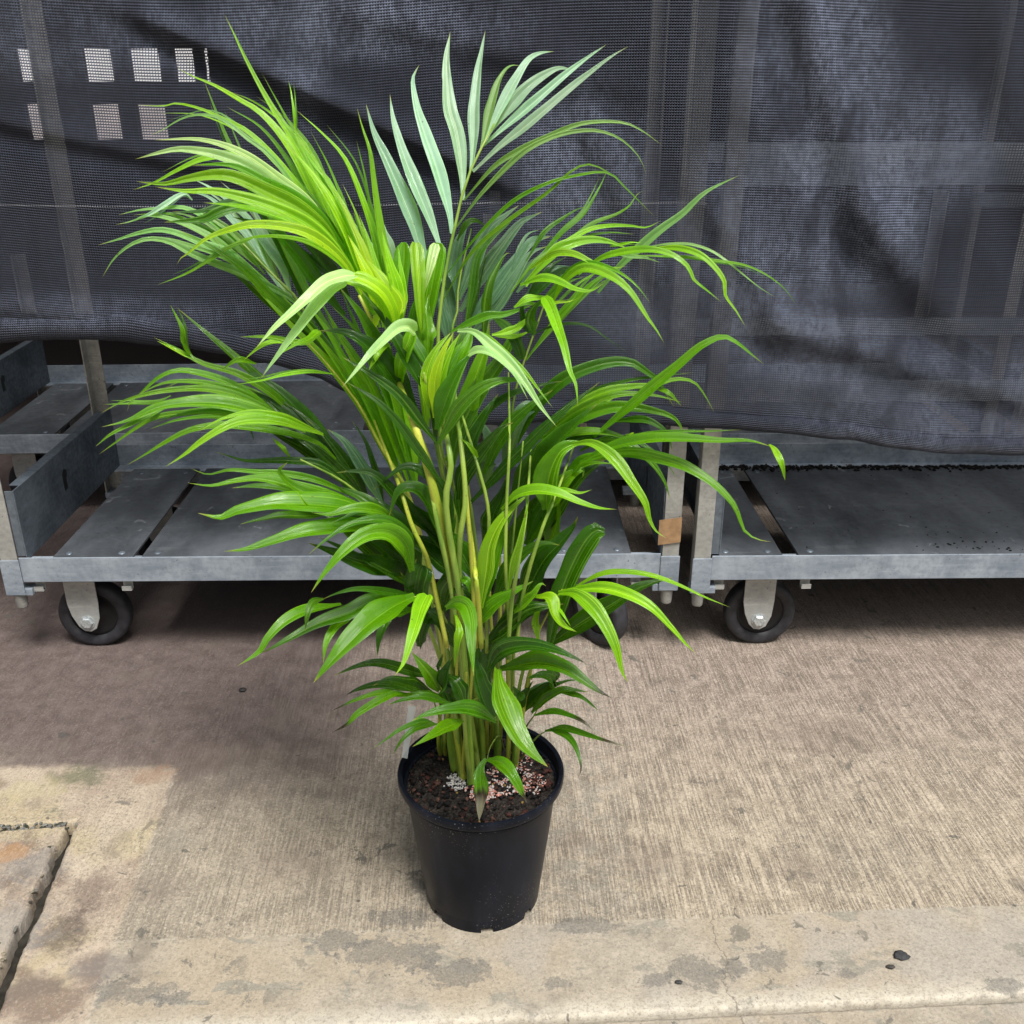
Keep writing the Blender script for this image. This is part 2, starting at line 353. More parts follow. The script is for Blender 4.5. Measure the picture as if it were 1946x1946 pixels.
    for q, cc, am in (((150, 1475, .045, .03), (.085, .095, .055), .8), ((60, 1500, .06, .03), (.40, .35, .20), .5), ((60, 1650, .05, .035), (.16, .155, .15), .7), ((15, 1620, .03, .02), (.42, .22, .08), .5), ((125, 1770, .045, .04), (.06, .045, .04), .75),
                      ((175, 1690, .03, .04), (.12, .085, .07), .6), ((200, 1835, .05, .025), (.15, .135, .125), .7), ((30, 1760, .05, .05), (.24, .235, .22), .6), ((40, 1880, .05, .02), (.12, .10, .085), .6), ((290, 1475, .035, .025), (.26, .16, .10), .6), ((330, 1600, .03, .03), (.2, .185, .15), .4)):
        col = patch(col, *q, cc, am*.85, .45, 5.5)
    spots = m.noise(P, 31, 3, .5, .6)
    col = m.mix(m.mapr(spots, .705, .73, 0, .7), col, (.06, .058, .052))
    smudge = m.noise(P, 7.5, 4, .6)
    col = m.mix(m.mapr(smudge, .58, .72, 0, .5), col, (.13, .11, .09))
    sc_ = m.noise(m.mapping(P, (1, 1, 1), (2.3, 5.1, 0)), 16, 6, .7, .4)
    scz = m.mapr(m.noise(P, 2.9, 3), .45, .58)
    col = m.mix(m.math('MULTIPLY', m.mapr(sc_, .60, .635), m.math('MULTIPLY', scz, .75)), col, (.10, .095, .082))
    # hairline crack across the border
    cr = m.math('ABSOLUTE', m.math('SUBTRACT', X, m.math('ADD', m.math('MULTIPLY_ADD', m.noise(m.mapping(P, (1,1,1)), 9, 5, .7), .10, CRACKX-.05), 0)))
    crm = m.math('MULTIPLY', m.mapr(cr, .0006, .0018, 1, 0), m.mapr(m.math('SUBTRACT', Y, yb), .004, -.004))
    col = m.mix(m.math('MULTIPLY', crm, .6), col, (.09, .075, .06))
    h = m.math('ADD', m.math('MULTIPLY', groove, m.math('MULTIPLY_ADD', isb, 1.1, -1.1)), m.math('MULTIPLY', speck, -.7))
    h = m.math('ADD', h, m.math('MULTIPLY', mid, .6))
    return m.done(m.bsdf(col, m.mapr(mid, .3, .7, .62, .85), 0, .35, m.bump(h, .6, .0035)))
# ------------------------------------------------------------------ ground
def line2(a, b):       # y = c0 + c1 x through two world points
    c1 = (b.y-a.y)/(b.x-a.x); return (a.y - c1*a.x, c1)
BORDER = line2(gz(217, 1790), gz(1946, 1718))
_a, _b = gz(333, 1465), gz(217, 1790)
_c1 = (_a.x-_b.x)/(_a.y-_b.y); LEFTB = (_a.x - _c1*_a.y, _c1)
LEFTY = gz(150, 1460).y
CRACKX = gz(1375, 1830).x
FRONT = line2(gz(600, 1957), gz(1946, 1891))
def fy(x): return FRONT[0] + FRONT[1]*x
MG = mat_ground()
SEAMZ = gy(640, 388, 1.915).z
rnd = random.Random(5)
def jag(a, b, n, amp, sc=22, seed=0):
    out = []
    d = (b-a); nrm = Vector((-d.y, d.x, 0)).normalized()
    for i in range(n+1):
        t = i/n; p = a.lerp(b, t)
        k = (noise.noise(Vector((t*d.length*sc, seed, 0))) + .5*noise.noise(Vector((t*d.length*sc*3.3, seed+9, 0))))*amp
        out.append(p + nrm*k)
    return out
def slab(name, outline, depth=.05, lip=((0,0),(.002,-.0006),(.005,-.003),(.007,-.008),(.008,-.03))):
    bm = bmesh.new(); n = len(outline)
    rings = []
    nr = []
    for i in range(n):
        e = (outline[(i+1) % n] - outline[i-1]); e.z = 0; e.normalize(); nr.append(Vector((e.y, -e.x, 0)))
    for off, z in lip:
        rings.append([bm.verts.new(outline[i] + nr[i]*(off-.008) + Vector((0, 0, z))) for i in range(n)])
    f = bm.faces.new(rings[0])
    for a in range(len(rings)-1):
        for i in range(n):
            j = (i+1) % n
            bm.faces.new((rings[a][i], rings[a+1][i], rings[a+1][j], rings[a][j]))
    bmesh.ops.triangulate(bm, faces=[f])
    bmesh.ops.recalc_face_normals(bm, faces=bm.faces)
    o = obj(name, bm, MG, smooth=False)
    for p in o.data.polygons: p.use_smooth = abs(p.normal.z) < .999
    return tag(o, kind='structure')
def V2(x, y): return Vector((x, y, 0))
kTop = gz(147, 1556); kMid = gz(146, 1562); kLow = gz(-70, 2000)
GAP = .011
farL = V2(-30, gz(0, 1572).y)
# main slab: counter-clockwise outline
front = jag(V2(kLow.x+.02, fy(kLow.x+.02)), V2(6, fy(6)), 400, .0012)
crackR = jag(V2(kLow.x+.02, fy(kLow.x+.02)), V2(kTop.x, kTop.y), 60, .006, seed=3)
back = jag(kMid + Vector((-.006, 0, 0)), gz(-40, 1572), 30, .004, seed=5)
main_outline = front + [V2(30, fy(6)), V2(30, 40), V2(-30, 40), V2(-30, back[-1].y)] + list(reversed(back)) + list(reversed(crackR))[0:-1]
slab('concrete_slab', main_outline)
lowr = jag(V2(kLow.x+.02-GAP*2.4, fy(kLow.x)), kMid + Vector((-.016, -.006, 0)), 50, .007, seed=7)
lowt = jag(kMid + Vector((-.018, -.006, 0)), gz(-40, 1575)+Vector((0, -.004, 0)), 30, .003, seed=8)
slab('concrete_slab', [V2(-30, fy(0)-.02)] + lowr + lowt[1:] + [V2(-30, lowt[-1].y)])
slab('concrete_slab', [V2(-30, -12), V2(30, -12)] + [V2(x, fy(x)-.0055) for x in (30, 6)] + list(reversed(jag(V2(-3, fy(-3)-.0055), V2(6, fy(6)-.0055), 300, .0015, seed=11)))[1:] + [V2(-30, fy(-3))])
bm = bmesh.new(); box(bm, -60, 60, -30, 80, -.5, -.028)
tag(obj('ground', bm, mat_plain('dark_joint_dirt', (.022, .02, .016), .95, .2, 0, .5, 60)), kind='structure')
# crumbled mortar along the old joint and dark moss grit
MV = mat_vc('grit')
def chips(name, spots, parent=None, m=None):
    bm = bmesh.new(); cl = bm.loops.layers.color.new('vc')
    for p, s, c, fl in spots:
        g = bmesh.ops.create_icosphere(bm, subdivisions=1, radius=1)
        rz = Matrix.Rotation(rnd.random()*6.3, 4, 'Z')
        sx, sy = rnd.uniform(.7, 1.3), rnd.uniform(.6, 1.1)
        for v in g['verts']:
            q = v.co * (1 + rnd.uniform(-.25, .25)); v.co = p + (rz @ Vector((q.x*s*sx, q.y*s*sy, q.z*s*fl)))
            for f in v.link_faces:
                for l in f.loops: l[cl] = (c[0], c[1], c[2], 1)
    o = obj(name, bm, m or MV, parent)
    return o
sp = []
for i in range(36):
    t = rnd.random(); p = kLow.lerp(kTop, t) + Vector((rnd.uniform(-.03, -.006), rnd.uniform(-.01, .01), -.002))
    sp.append((p, rnd.uniform(.002, .006), rnd.choice([(.42,.41,.38), (.34,.32,.27), (.5,.47,.4), (.25,.25,.22)]), .5))
for i in range(70):
    p = kMid.lerp(gz(-20, 1572), rnd.random()) + Vector((0, rnd.uniform(-.014, .006), -.002))
    sp.append((p, rnd.uniform(.002, .005), rnd.choice([(.50,.50,.48), (.40,.40,.38), (.20,.21,.17)]), .5))
tag(chips('mortar_crumbs', sp), 'grey crumbled mortar lying along the old slab joint', 'mortar', kind='stuff')
def debris(px, py, s, c, label, fl=.3, st=1.5):
    p = gz(px, py, .003); bm = bmesh.new()
    g = bmesh.ops.create_icosphere(bm, subdivisions=3, radius=1)
    for v in g['verts']:
        k = 1 + .45*noise.noise(v.co*1.7 + Vector((px, 0, 0))) + .15*noise.noise(v.co*5)
        v.co = Vector((v.co.x*s*st*k, v.co.y*s*k, v.co.z*s*fl*k))
    o = obj('grit_chip', bm, mat_plain('chip', c, .75, .4, 0, .4, 300), smooth=True, loc=p)
    return tag(o, label, 'chip')
debris(1713, 1815, .0085, (.028, .028, .03), 'flat black chip lying alone on the pale border at the right', .25, 1.4)
debris(461, 1311, .007, (.02, .018, .018), 'small black lump on the dark red floor below the left fronds', .5, 1.2)
debris(1693, 1837, .004, (.04, .035, .03), 'tiny dark speck just below the flat black chip', .4)
debris(1290, 1866, .0035, (.035, .035, .033), 'small black crumb beside the left grey stain on the border', .4)
# ------------------------------------------------------------------ shed the trolleys stand in
MW = mat_plain('shed_wall', (.045, .043, .045), .9, .2, 0, .35, 3)
def wall_with_holes():
    W = 6.6; bm = bmesh.new()
    def at(px, py): 
        p = gy(px, py, W); return p.x, p.z
    cols = [(30, 67), (157, 212), (246, 303), (330, 368), (386, 396)]
    rows = [(92, 155), (198, 266)]
    xs = sorted({at(c, 120)[0] for pr in cols for c in pr} | {-7, 7}); zs = sorted({at(100, r)[1] for pr in rows for r in pr} | {0, 3.2})
    holes = []
    for ci, (a, b) in enumerate(cols):
        for ri, (t, u) in enumerate(rows):
            if ri == 1 and ci > 2: continue
            holes.append((at(a, 120)[0], at(b, 120)[0], at(100, u)[1], at(100, t)[1]))
    for i in range(len(xs)-1):
        for j in range(len(zs)-1):
            cx, cz = (xs[i]+xs[i+1])/2, (zs[j]+zs[j+1])/2
            if any(h[0] < cx < h[1] and h[2] < cz < h[3] for h in holes): continue
            box(bm, xs[i], xs[i+1], W, W+.06, zs[j], zs[j+1])
    bmesh.ops.remove_doubles(bm, verts=bm.verts, dist=1e-5)
    return tag(obj('shed_wall', bm, MW), 'dark shed wall with small open squares showing daylight, behind the shade cloth', 'wall')
wall_with_holes()
bm = bmesh.new(); box(bm, -7, 7, 2.15, 6.9, 2.55, 2.62)  # roof above the view, put in to keep the trolley area dark
tag(obj('unseen_shade_roof', bm, MW), 'dark flat roof out of view, added over the trolleys to darken the shed', 'roof')
bm = bmesh.new(); box(bm, -20, 20, 16, 16.3, 0, 1.16)
tag(obj('far_wall', bm, mat_plain('pink_render', (.56, .52, .52), .9, .2, 0, .2, 2)), 'low pale wall seen through the lower square openings', 'wall')
bm = bmesh.new(); box(bm, -20, 20, 17, 17.3, 0, 5)  # white surface added so the upper openings look bright
tag(obj('white_backdrop', bm, mat_plain('backdrop_white', (.86, .87, .88), .9, .2, 0, .05, 2)), 'bright white building added far off to brighten the upper square openings', 'backdrop')
for sx in (-1, 1):
    bm = bmesh.new(); box(bm, sx*4.5-.05, sx*4.5+.05, 2.2, 6.55, 0, 2.545)  # unseen sides, added to stop light leaking in behind the cloth
    tag(obj('shed_wall', bm, MW), 'dark unseen side wall added to keep light out of the shed, %s the trolleys' % ('left of' if sx < 0 else 'right of'), 'wall')

bm = bmesh.new(); box(bm, -14, 14, -6.3, -6, 0, 3.6)  # unseen wall put in behind the camera to cut low sky light
tag(obj('sky_blocker_wall', bm, mat_plain('blocker_grey', (.16, .155, .15), .9, .2, 0, .2, 2)), 'grey wall added behind the camera to block low sky light', 'wall')
# ------------------------------------------------------------------ trolleys
MF = mat_metal('galvanised_blue_grey', (.19, .23, .28), (.38, .43, .49), .35)
MPOST = mat_metal('worn_post_zinc', (.25, .25, .235), (.40, .40, .375), .35, .55)
MPANEL = mat_metal('dark_panel_zinc', (.065, .084, .105), (.15, .18, .215), .2, .45)
MD = mat_deck(); MCAST = mat_metal('pale_caster_zinc', (.36, .37, .36), (.52, .53, .51), .10, .42)
MRUB = mat_plain('black_rubber', (.022, .022, .026), .6, .4, 0, .35, 60); MHUB = mat_plain('dark_hub', (.008, .008, .009), .5)
MBOLT = mat_plain('bolt_zinc', (.50, .54, .55), .3, .5, .6, .2, 200)
DEP = .60; BZ0, BZ1 = .207, .267
def make_caster(root, x, y, swing=0.0):
    f = bmesh.new()
    # front plate of the fork: wide at top, tapering to a rounded nose round the axle
    for yy in (-.034, .030):
        prism(f, [(-.036, .02+.167/2+.02+.0), (-.036, .205), (.036, .205), (.036, .125), (.033, .085), (.022, .058), (.008, .050), (-.006, .052), (-.018, .064), (-.030, .092)], yy-.002, yy+.002)
    box(f, -.044, .044, -.046, .046, .2005, .2065)
    fo = obj('caster', f, MCAST, root, bevel=.0015, loc=(x, y, 0)); fo.rotation_euler.z = swing
    r = .0835; wx = .012; Mx = Matrix.Translation((wx, 0, r)) @ Matrix.Rotation(R(90), 4, 'X')
    b = bmesh.new()
    lathe(b, [(.055, -.014), (.058, -.018), (.074, -.021), (.081, -.017), (.0835, -.008), (.0835, .008), (.081, .017), (.074, .021), (.058, .018), (.055, .014)], 48, Mx)
    wh = obj('wheel', b, MRUB, fo, smooth=True)
    b = bmesh.new(); lathe(b, [(.012, -.020), (.020, -.019), (.024, -.008), (.048, -.008), (.0556, -.014), (.0556, .014), (.048, .008), (.024, .008), (.012, .02)], 40, Mx, cap0=True, cap1=True)
    obj('hub', b, MHUB, fo, smooth=True)
    b = bmesh.new(); Mb = Matrix.Translation((.004, -.036, .0835-.008)) @ Matrix.Rotation(R(90), 4, 'X')
    lathe(b, [(.0145, 0), (.0145, .006), (.012, .008)], 6, Mb, cap1=True)
    lathe(b, [(.017, -.0005), (.017, .002)], 24, Mb, cap1=True)
    obj('axle_bolt', b, MBOLT, fo)
def make_cart(name, x0, x1, yf, rot, label, boards, casters=True, cxo=.17, posts=True, ph=1.72, shelves=(), tape=False, soil=False):
    root = empty(name, (x0, yf, 0), rot); L = x1-x0
    tag(root, label, 'trolley', 'metal plant trolleys')
    b = bmesh.new()
    box(b, .04, L-.04, .0, .003, BZ0, BZ1); box(b, .04, L-.04, .003, .022, BZ0, BZ0+.003); box(b, .04, L-.04, .003, .03, BZ1-.013, BZ1-.010)
    obj('front_rail', b, MF, root, bevel=.001)
    b = bmesh.new(); box(b, .04, L-.04, DEP-.003, DEP, BZ0, .318); box(b, .04, L-.04, DEP-.04, DEP-.003, BZ1-.014, BZ1-.008)
    obj('rear_rail', b, MF, root, bevel=.001)
    for k, xx in enumerate((.055, L-.0402)):
        b = bmesh.new(); box(b, xx, xx+.003, .0045, DEP-.0045, BZ1-.008, .425)
        sgn = 1 if k == 0 else -1
        if k == 0: box(b, .0375, .0548, .0048, .0075, BZ0+.062, .424)
        # top flange folded inwards
        if k == 0: box(b, xx-.022, xx, .04, DEP-.036, .422, .425)
        else: box(b, xx+.003, xx+.025, .04, DEP-.036, .422, .425)
        p = obj('end_panel', b, MPANEL, root, bevel=.001)
        b = bmesh.new()
        sx = xx+.0032 if k == 0 else xx-.0007
        prism(b, [(0,0)]*0 or [(-.004,-.016),(.004,-.016),(.004,.002),(.008,.004),(.008,.014),(.002,.018),(-.004,.012)], 0, .0006)
        for v in b.verts: v.co = Vector((sx + (v.co.y), DEP*.42 + v.co.x*2.2, .352 + v.co.z*1.5))
        obj('slot', b, MHUB, p)
    for i, (a, c) in enumerate(boards):
        b = bmesh.new(); box(b, a, c, .005, DEP-.0415, BZ1-.010, BZ1-.004+.0005*(i % 2))
        bd = obj('deck_board', b, MD, root, bevel=.0008)
        for sx in (a+.03, c-.03):
            for yy in (.03, DEP-.075):
                b = bmesh.new(); lathe(b, [(.008, 0), (.007, .0016), (.003, .0024)], 14, Matrix.Translation((sx, yy, BZ1-.0036)), cap1=True)
                obj('screw', b, MPANEL, bd, smooth=True)
    if posts:
        for ix in (0, 1):
            for iy in (0, 1):
                b = bmesh.new(); xx = ix*(L-.037) + (.018 if iy and not ix else 0); yy = iy*(DEP-.034)
                s = 1 if ix == 0 else -1; X = (xx, xx+.037) 
                # angle section opening into the trolley, a slightly wider shoe at deck height
                box(b, X[0], X[1], yy if iy == 0 else yy+.030, (yy if iy == 0 else yy+.030)+.004, .19, ph)
                ox = X[0] if ix == 0 else X[1]-.004
                box(b, ox, ox+.004, yy+.0042 if iy == 0 else yy, yy+.034 if iy == 0 else yy+.0298, .19, ph)
                po = obj('corner_post', b, MPOST, root, bevel=.001)
                b = bmesh.new()
                sh0 = X[0]-.003; sh1 = X[1]+.003
                box(b, sh0, sh1, yy-.0028, yy-.0003, .175, .262) if iy == 0 else box(b, sh0, sh1, yy+.0345, yy+.037, .175, .262)
                box(b, sh0+(0 if ix == 0 else -.014), sh1+(.014 if ix == 0 else 0), yy+.002, yy+.032, .172, .189)
                obj('post_shoe', b, MF, po, bevel=.0015)
                b = bmesh.new(); lathe(b, [(.0115, .137), (.0125, .140), (.015, .172)], 12, Matrix.Translation((xx+.0185, yy+.016, 0)), cap0=True)
                obj('post_foot', b, MPOST, po, smooth=True)
                if tape and ix == 1 and iy == 0:
                    b = bmesh.new(); box(b, X[0]-.012, X[1]+.0006, yy-.0046, yy-.0034, .292, .352)
                    for v in b.verts:
                        v.co.z += (v.co.x - X[0])*.14
                    obj('cardboard_tape', b, mat_plain('brown_tape', (.27, .165, .085), .5, .4, 0, .2, 60), po)
    if casters:
        for cx, cy, sw in ((cxo, .085, 0.0), (L-.17, .085, -.95), (.17, DEP-.09, .5), (L-.17, DEP-.09, .2)):
            make_caster(root, cx, cy, sw)
        for cx in (.065, .262, L-.262, L-.09):
            b = bmesh.new()
            s = 1 if cx < L/2 else -1
            box(b, cx-.011, cx+.011, .022, .0245, .180, .2065); box(b, cx-.011, cx+.011, .010, .0245, .178, .180); box(b, cx-.011, cx+.011, .010, .012, .180, .190)
            obj('hook', b, MCAST, root, bevel=.0008)
    for zs in shelves:
        b = bmesh.new(); box(b, .04, L-.04, .006, .010, zs, zs+.045); box(b, .04, L-.04, DEP-.01, DEP-.006, zs, zs+.045)
        obj('shelf_rail', b, MF, root)
    return root
ROT = R(1.3)
xl = gy(-8, 1060, 1.99).x - .045
fl = make_cart('plant_trolley', -1.130, .372, 1.975, R(.9), 'empty galvanised trolley with brown tape on its corner post, directly behind the palm', [(.110, .287), (.307, 1.197), (1.217, 1.397)], tape=True, cxo=.138)
fr = make_cart('plant_trolley', .404, 1.93, 1.985, R(.9), 'empty galvanised trolley with potting mix spilled along its deck, at the right edge', [(.045, .200), (.236, 1.25), (1.28, 1.45)], shelves=(.62, 1.05))
b1 = make_cart('plant_trolley', -1.66, -.14, 2.80, R(2.2), 'trolley in the dark second row, behind the trolley with taped post', [(.09, .29), (.315, 1.21), (1.23, 1.43)], ph=.7)
b2 = make_cart('plant_trolley', -.08, 1.44, 2.80, R(1.2), 'trolley in the dark second row, mostly hidden behind the palm and cloth', [(.09, .29), (.315, 1.21), (1.23, 1.43)], ph=.9)
b3 = make_cart('plant_trolley', 1.50, 3.02, 2.82, R(.5), 'trolley at the far right of the dark second row, behind the spilled potting mix', [(.09, .29), (.315, 1.21), (1.23, 1.43)], ph=1.5, shelves=(.85,))
# spilled potting mix on the right-hand trolley
sp = []
for i in range(900):
    x = .45 + 1.4*rnd.random()**1.25; y = 1.985 + DEP - .044 - abs(rnd.gauss(0, .014)); 
    sp.append((Vector((x, y + (x-.404)*.0157, BZ1-.002+rnd.random()*.006*max(0, 1-(x-.5)*1.2))), rnd.uniform(.002, .006), rnd.choice([(.035,.020,.016), (.055,.03,.024), (.02,.014,.012)]), .7))
for i in range(12): sp.append((Vector((.45+.5*rnd.random(), 2.545+rnd.random()*.01, BZ1+.003)), .0025, (.45,.42,.38), .7))
for i in range(140):
    x = rnd.triangular(.85, 1.6, 1.45); y = 2.0 + abs(rnd.gauss(0, .06))
    sp.append((Vector((x, y + (x-.404)*.0157, BZ1-.002)), rnd.uniform(.0012, .0038), (.03,.02,.017), .4))
for i in range(60):
    sp.append((Vector((rnd.uniform(.6, 1.6), rnd.uniform(2.0, 2.5), BZ1-.002)), rnd.uniform(.001, .0022), (.03,.022,.02), .4))
tag(chips('spilled_potting_mix', sp), 'dark brown potting mix spilled along the right trolley deck', 'potting mix', kind='stuff')

# ------------------------------------------------------------------ shade cloth
def shade_cloth():
    global HEM
    # bottom hem, traced in the photo and laid on its hanging plane
    hem = [(-260, 668), (-100, 655), (0, 648), (120, 643), (250, 640), (340, 652), (430, 668), (520, 690), (600, 712), (660, 742), (760, 780), (860, 806), (950, 812), (1060, 806), (1150, 812), (1240, 816), (1340, 822), (1480, 830), (1600, 842), (1720, 856), (1820, 866), (1946, 872), (2100, 880), (2300, 890)]
    YC = 1.915
    hp = [gy(x, y, YC) for x, y in hem]
    def hz(x):
        for i in range(len(hp)-1):
            if hp[i].x <= x <= hp[i+1].x:
                t = (x-hp[i].x)/(hp[i+1].x-hp[i].x); t = t*t*(3-2*t)*.5+t*.5; return hp[i].z*(1-t)+hp[i+1].z*t
        return hp[0].z if x < hp[0].x else hp[-1].z
    X0, X1, ZT = -2.3, 2.3, 2.45
    nx, nz = 460, 260
    bm = bmesh.new(); uvl = bm.loops.layers.uv.new('UVMap'); dl = bm.loops.layers.color.new('dense'); sl_ = bm.loops.layers.color.new('seam')
    seam_z = gy(640, 388, YC).z; top_seam = gy(1600, 18, YC).z
    def folds(x, z):
        h = z - hz(x)
        # big soft billows, and a slanting fold falling from upper left to centre
        y = .012*math.sin(x*3.1+.6) + .010*math.sin(x*5.3+z*2.1) + .007*noise.noise(Vector((x*3, z*2.2, 1)))*1.6 + .004*noise.noise(Vector((x*9, z*7, 4)))
        for (ax, az, bx, bz, wd, am) in ((-.55, 1.30, -.10, 1.10, .022, .022), (-.95, 1.18, -.35, 1.05, .02, .008), (.50, 1.36, .66, 1.0, .035, .016), (.66, 1.0, .86, .80, .04, .014), (.35, 1.05, .52, .80, .03, .010), (.52, .80, 1.0, .66, .035, .012), (.85, 1.3, 1.05, .85, .035, .012), (.12, 1.2, .28, .9, .03, .010), (-.2, 1.33, .15, 1.24, .03, .008), (-1.1, .85, -.6, .80, .025, .006)):
            dx, dz = bx-ax, bz-az; ll = math.hypot(dx, dz)
            s = ((x-ax)*dx+(z-az)*dz)/ll/ll; d = ((x-ax)*dz-(z-az)*dx)/ll
            e = math.exp(-(d/wd)**2)*math.exp(-max(0, abs(s-.5)-.45)**2*14); y += -am*e + am*.8*math.exp(-((d-wd*1.5)/wd)**2)*math.exp(-max(0, abs(s-.5)-.45)**2*14)
        # gathers pulling at the hem
        y += .006*math.exp(-h/.10)*noise.noise(Vector((x*14, h*3, 7))) + .010*math.exp(-h/.05)*noise.noise(Vector((x*5+h*8, 0, 3)))
        y += .010*math.exp(-((h-.06)/.04)**2)*max(0, noise.noise(Vector((x*4, 2, 5))))
        return y
    rows = []
    for j in range(nz+1):
        v = j/nz; row = []
        for i in range(nx+1):
            x = X0 + (X1-X0)*i/nx; zb = hz(x) + .036
            z = ZT + (zb-ZT)*v
            row.append((bm.verts.new((x, YC + folds(x, z), z)), x, z, ZT-z + .0))
        rows.append(row)
    def setl(f, qs, dn):
        for l, q in zip(f.loops, qs):
            wav = .004*math.sin(q[1]*2.2)
            l[uvl].uv = (q[1]+ .03*noise.noise(Vector((q[1]*1.2, q[2]*1.2, 8))), q[3] + .06*noise.noise(Vector((q[1]*.9, q[2]*.9, 3))))
            l[dl] = (dn(q),)*3 + (1,)
            dd = abs(q[2] - seam_z - .002*math.sin(q[1]*3)); 
            sm = 1 if (dd < .0038 and q[1] < .33) else 0
            l[sl_] = (sm, sm, sm, 1)
    def dens(q):
        h = q[2]-hz(q[1]); 
        if h < .05 or q[2] > 1.5: return 1  # top above the view made dense to reduce light inside
        if q[2] > top_seam: return .5
        if q[1] < .30 and seam_z-.075 < q[2] < seam_z: return .55
        return .0
    for j in range(nz):
        for i in range(nx):
            qs = (rows[j][i], rows[j+1][i], rows[j+1][i+1], rows[j][i+1])
            setl(bm.faces.new([q[0] for q in qs]), qs, dens)
    root = empty('shade_cloth', (0, YC, 0)); root.location = (0, 0, 0)
    tag(root, 'dusty black knitted shade cloth with painted pale sheen, hanging over the trolleys with a rolled bottom hem', 'shade cloth')
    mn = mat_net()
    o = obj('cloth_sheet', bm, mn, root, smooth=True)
    # rolled hem: a soft flattened roll of the same cloth
    bm = bmesh.new(); uvl = bm.loops.layers.uv.new('UVMap'); dl = bm.loops.layers.color.new('dense'); sl2 = bm.loops.layers.color.new('seam')
    n = 14; prev = None
    for i in range(nx+1):
        x = X0 + (X1-X0)*i/nx; zc = hz(x) + .024; yc = YC + folds(x, zc+.006)
        ring = []
        for k in range(n):
            a = 2*math.pi*k/n
            rr = (.023 if x < 0 else .023 - .007*min(1, x/.4))*(1 + .25*noise.noise(Vector((x*7, math.cos(a)*.6, math.sin(a)*.6))) + .10*noise.noise(Vector((x*22, math.cos(a), math.sin(a)))))
            ring.append((bm.verts.new((x, yc + .004 + rr*.62*math.cos(a), zc + rr*1.15*math.sin(a))), x + .004*a, 3 + rr*a*1.0))
        if prev:
            for k in range(n):
                q = (prev[k], ring[k], ring[(k+1) % n], prev[(k+1) % n]); f = bm.faces.new([t[0] for t in q])
                for l, t, kk in zip(f.loops, q, (k, k, k+1, k+1)): l[uvl].uv = (t[1], 3 + .023*2*math.pi*kk/n); l[dl] = (1, 1, 1, 1); l[sl2] = (0, 0, 0, 1)
        prev = ring
    bmesh.ops.recalc_face_normals(bm, faces=bm.faces)
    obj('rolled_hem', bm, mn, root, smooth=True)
shade_cloth()
# ------------------------------------------------------------------ potted palm
PC = Vector((-.0487, 1.270, 0))
palm = empty('potted_palm', PC)
tag(palm, 'lush green palm with arching feathery fronds in a black plastic pot on the concrete', 'potted palm')
MPOT = mat_pot()
def build_pot():
    bm = bmesh.new(); n = 120
    prof = [(.0925, 0), (.0938, .012), (.0985, .06), (.106, .135), (.1150, .210), (.1170, .2245), (.1228, .2250), (.1243, .2265), (.1243, .2300), (.1232, .2320), (.1255, .2330), (.1290, .2345), (.1300, .2365), (.1302, .2445), (.1290, .2475), (.1255, .2480), (.1225, .2460), (.1205, .22), (.1165, .206), (.108, .13), (.096, .03), (.0925, .013)]
    rows = lathe(bm, prof, n)
    bm.faces.new(list(reversed([rows[-1][i] for i in range(n)]))) if False else bm.faces.new(rows[-1])
    # drainage notches cut in the foot
    dele = []
    for f in bm.faces:
        c = f.calc_center_median()
        if c.z < .0125 and len(f.verts) == 4:
            a = math.degrees(math.atan2(c.y, c.x)) % 360
            for na in (222, 276, 323, 30, 90, 150):
                if abs(a-na) < 5.5: dele.append(f)
    bmesh.ops.delete(bm, geom=dele, context='FACES_ONLY')
    return obj('pot', bm, MPOT, palm, smooth=True, bevel=0)
pot = build_pot()
for p in pot.data.polygons: p.use_smooth = True
md = pot.modifiers.new('edge', 'EDGE_SPLIT'); md.split_angle = R(38)
# soil
SZ = .220
bm = bmesh.new(); g = bmesh.ops.create_grid(bm, x_segments=110, y_segments=110, size=.1205)
bmesh.ops.delete(bm, geom=[v for v in bm.verts if v.co.xy.length > .1195], context='VERTS')
for v in bm.verts:
    v.co.z = SZ + .006*noise.noise(v.co*22) + .004*noise.noise(v.co*70) + .003*noise.noise(v.co*190) + .004*max(0, 1-v.co.xy.length/.08)
soil = obj('potting_soil', bm, mat_soil(), palm, smooth=False)
# rim writing-free details: pebbles, fertiliser
def soilpt(tok, dz=0):
    p = gz(*S(tok), SZ) - PC; p.z = SZ + dz; return p
CROP = {'A': (150, 0, 650/1932), 'B': (650, 0, 650/1932), 'C': (1000, 300, 550/1932), 'D': (150, 550, 650/1932), 'E': (650, 450, 500/1932),
        'F': (900, 700, 650/1932), 'G': (400, 950, 600/1932), 'H': (700, 1200, 550/1771), 'I': (200, 620, 800/1932), 'S': (0, 0, 1)}
def S(tok, default='S'):
    c = default
    if tok[0].isalpha(): c, tok = tok[0], tok[1:]
    x, y = tok.split(','); ox, oy, s = CROP[c]
    return ox + float(x)*s, oy + float(y)*s
rnd = random.Random(11); sp = []
for i in range(800):
    a = rnd.random()*6.283; r = .115*math.sqrt(rnd.random()); s = rnd.choice([.0012, .0018, .0024, .0032, .0045, .006])
    c = rnd.choice([(.17,.08,.065), (.27,.14,.115), (.10,.06,.05), (.36,.25,.21), (.035,.025,.022), (.02,.016,.014), (.02,.016,.014), (.05,.03,.022)])
    sp.append((Vector((r*math.cos(a), r*math.sin(a), SZ+.0055)), s*.9, c, .7))
for i in range(14):
    a = rnd.random()*6.283; r = .11*math.sqrt(rnd.random()); sp.append((Vector((r*math.cos(a), r*math.sin(a), SZ+.006)), .0022, (.62,.50,.28), 1))
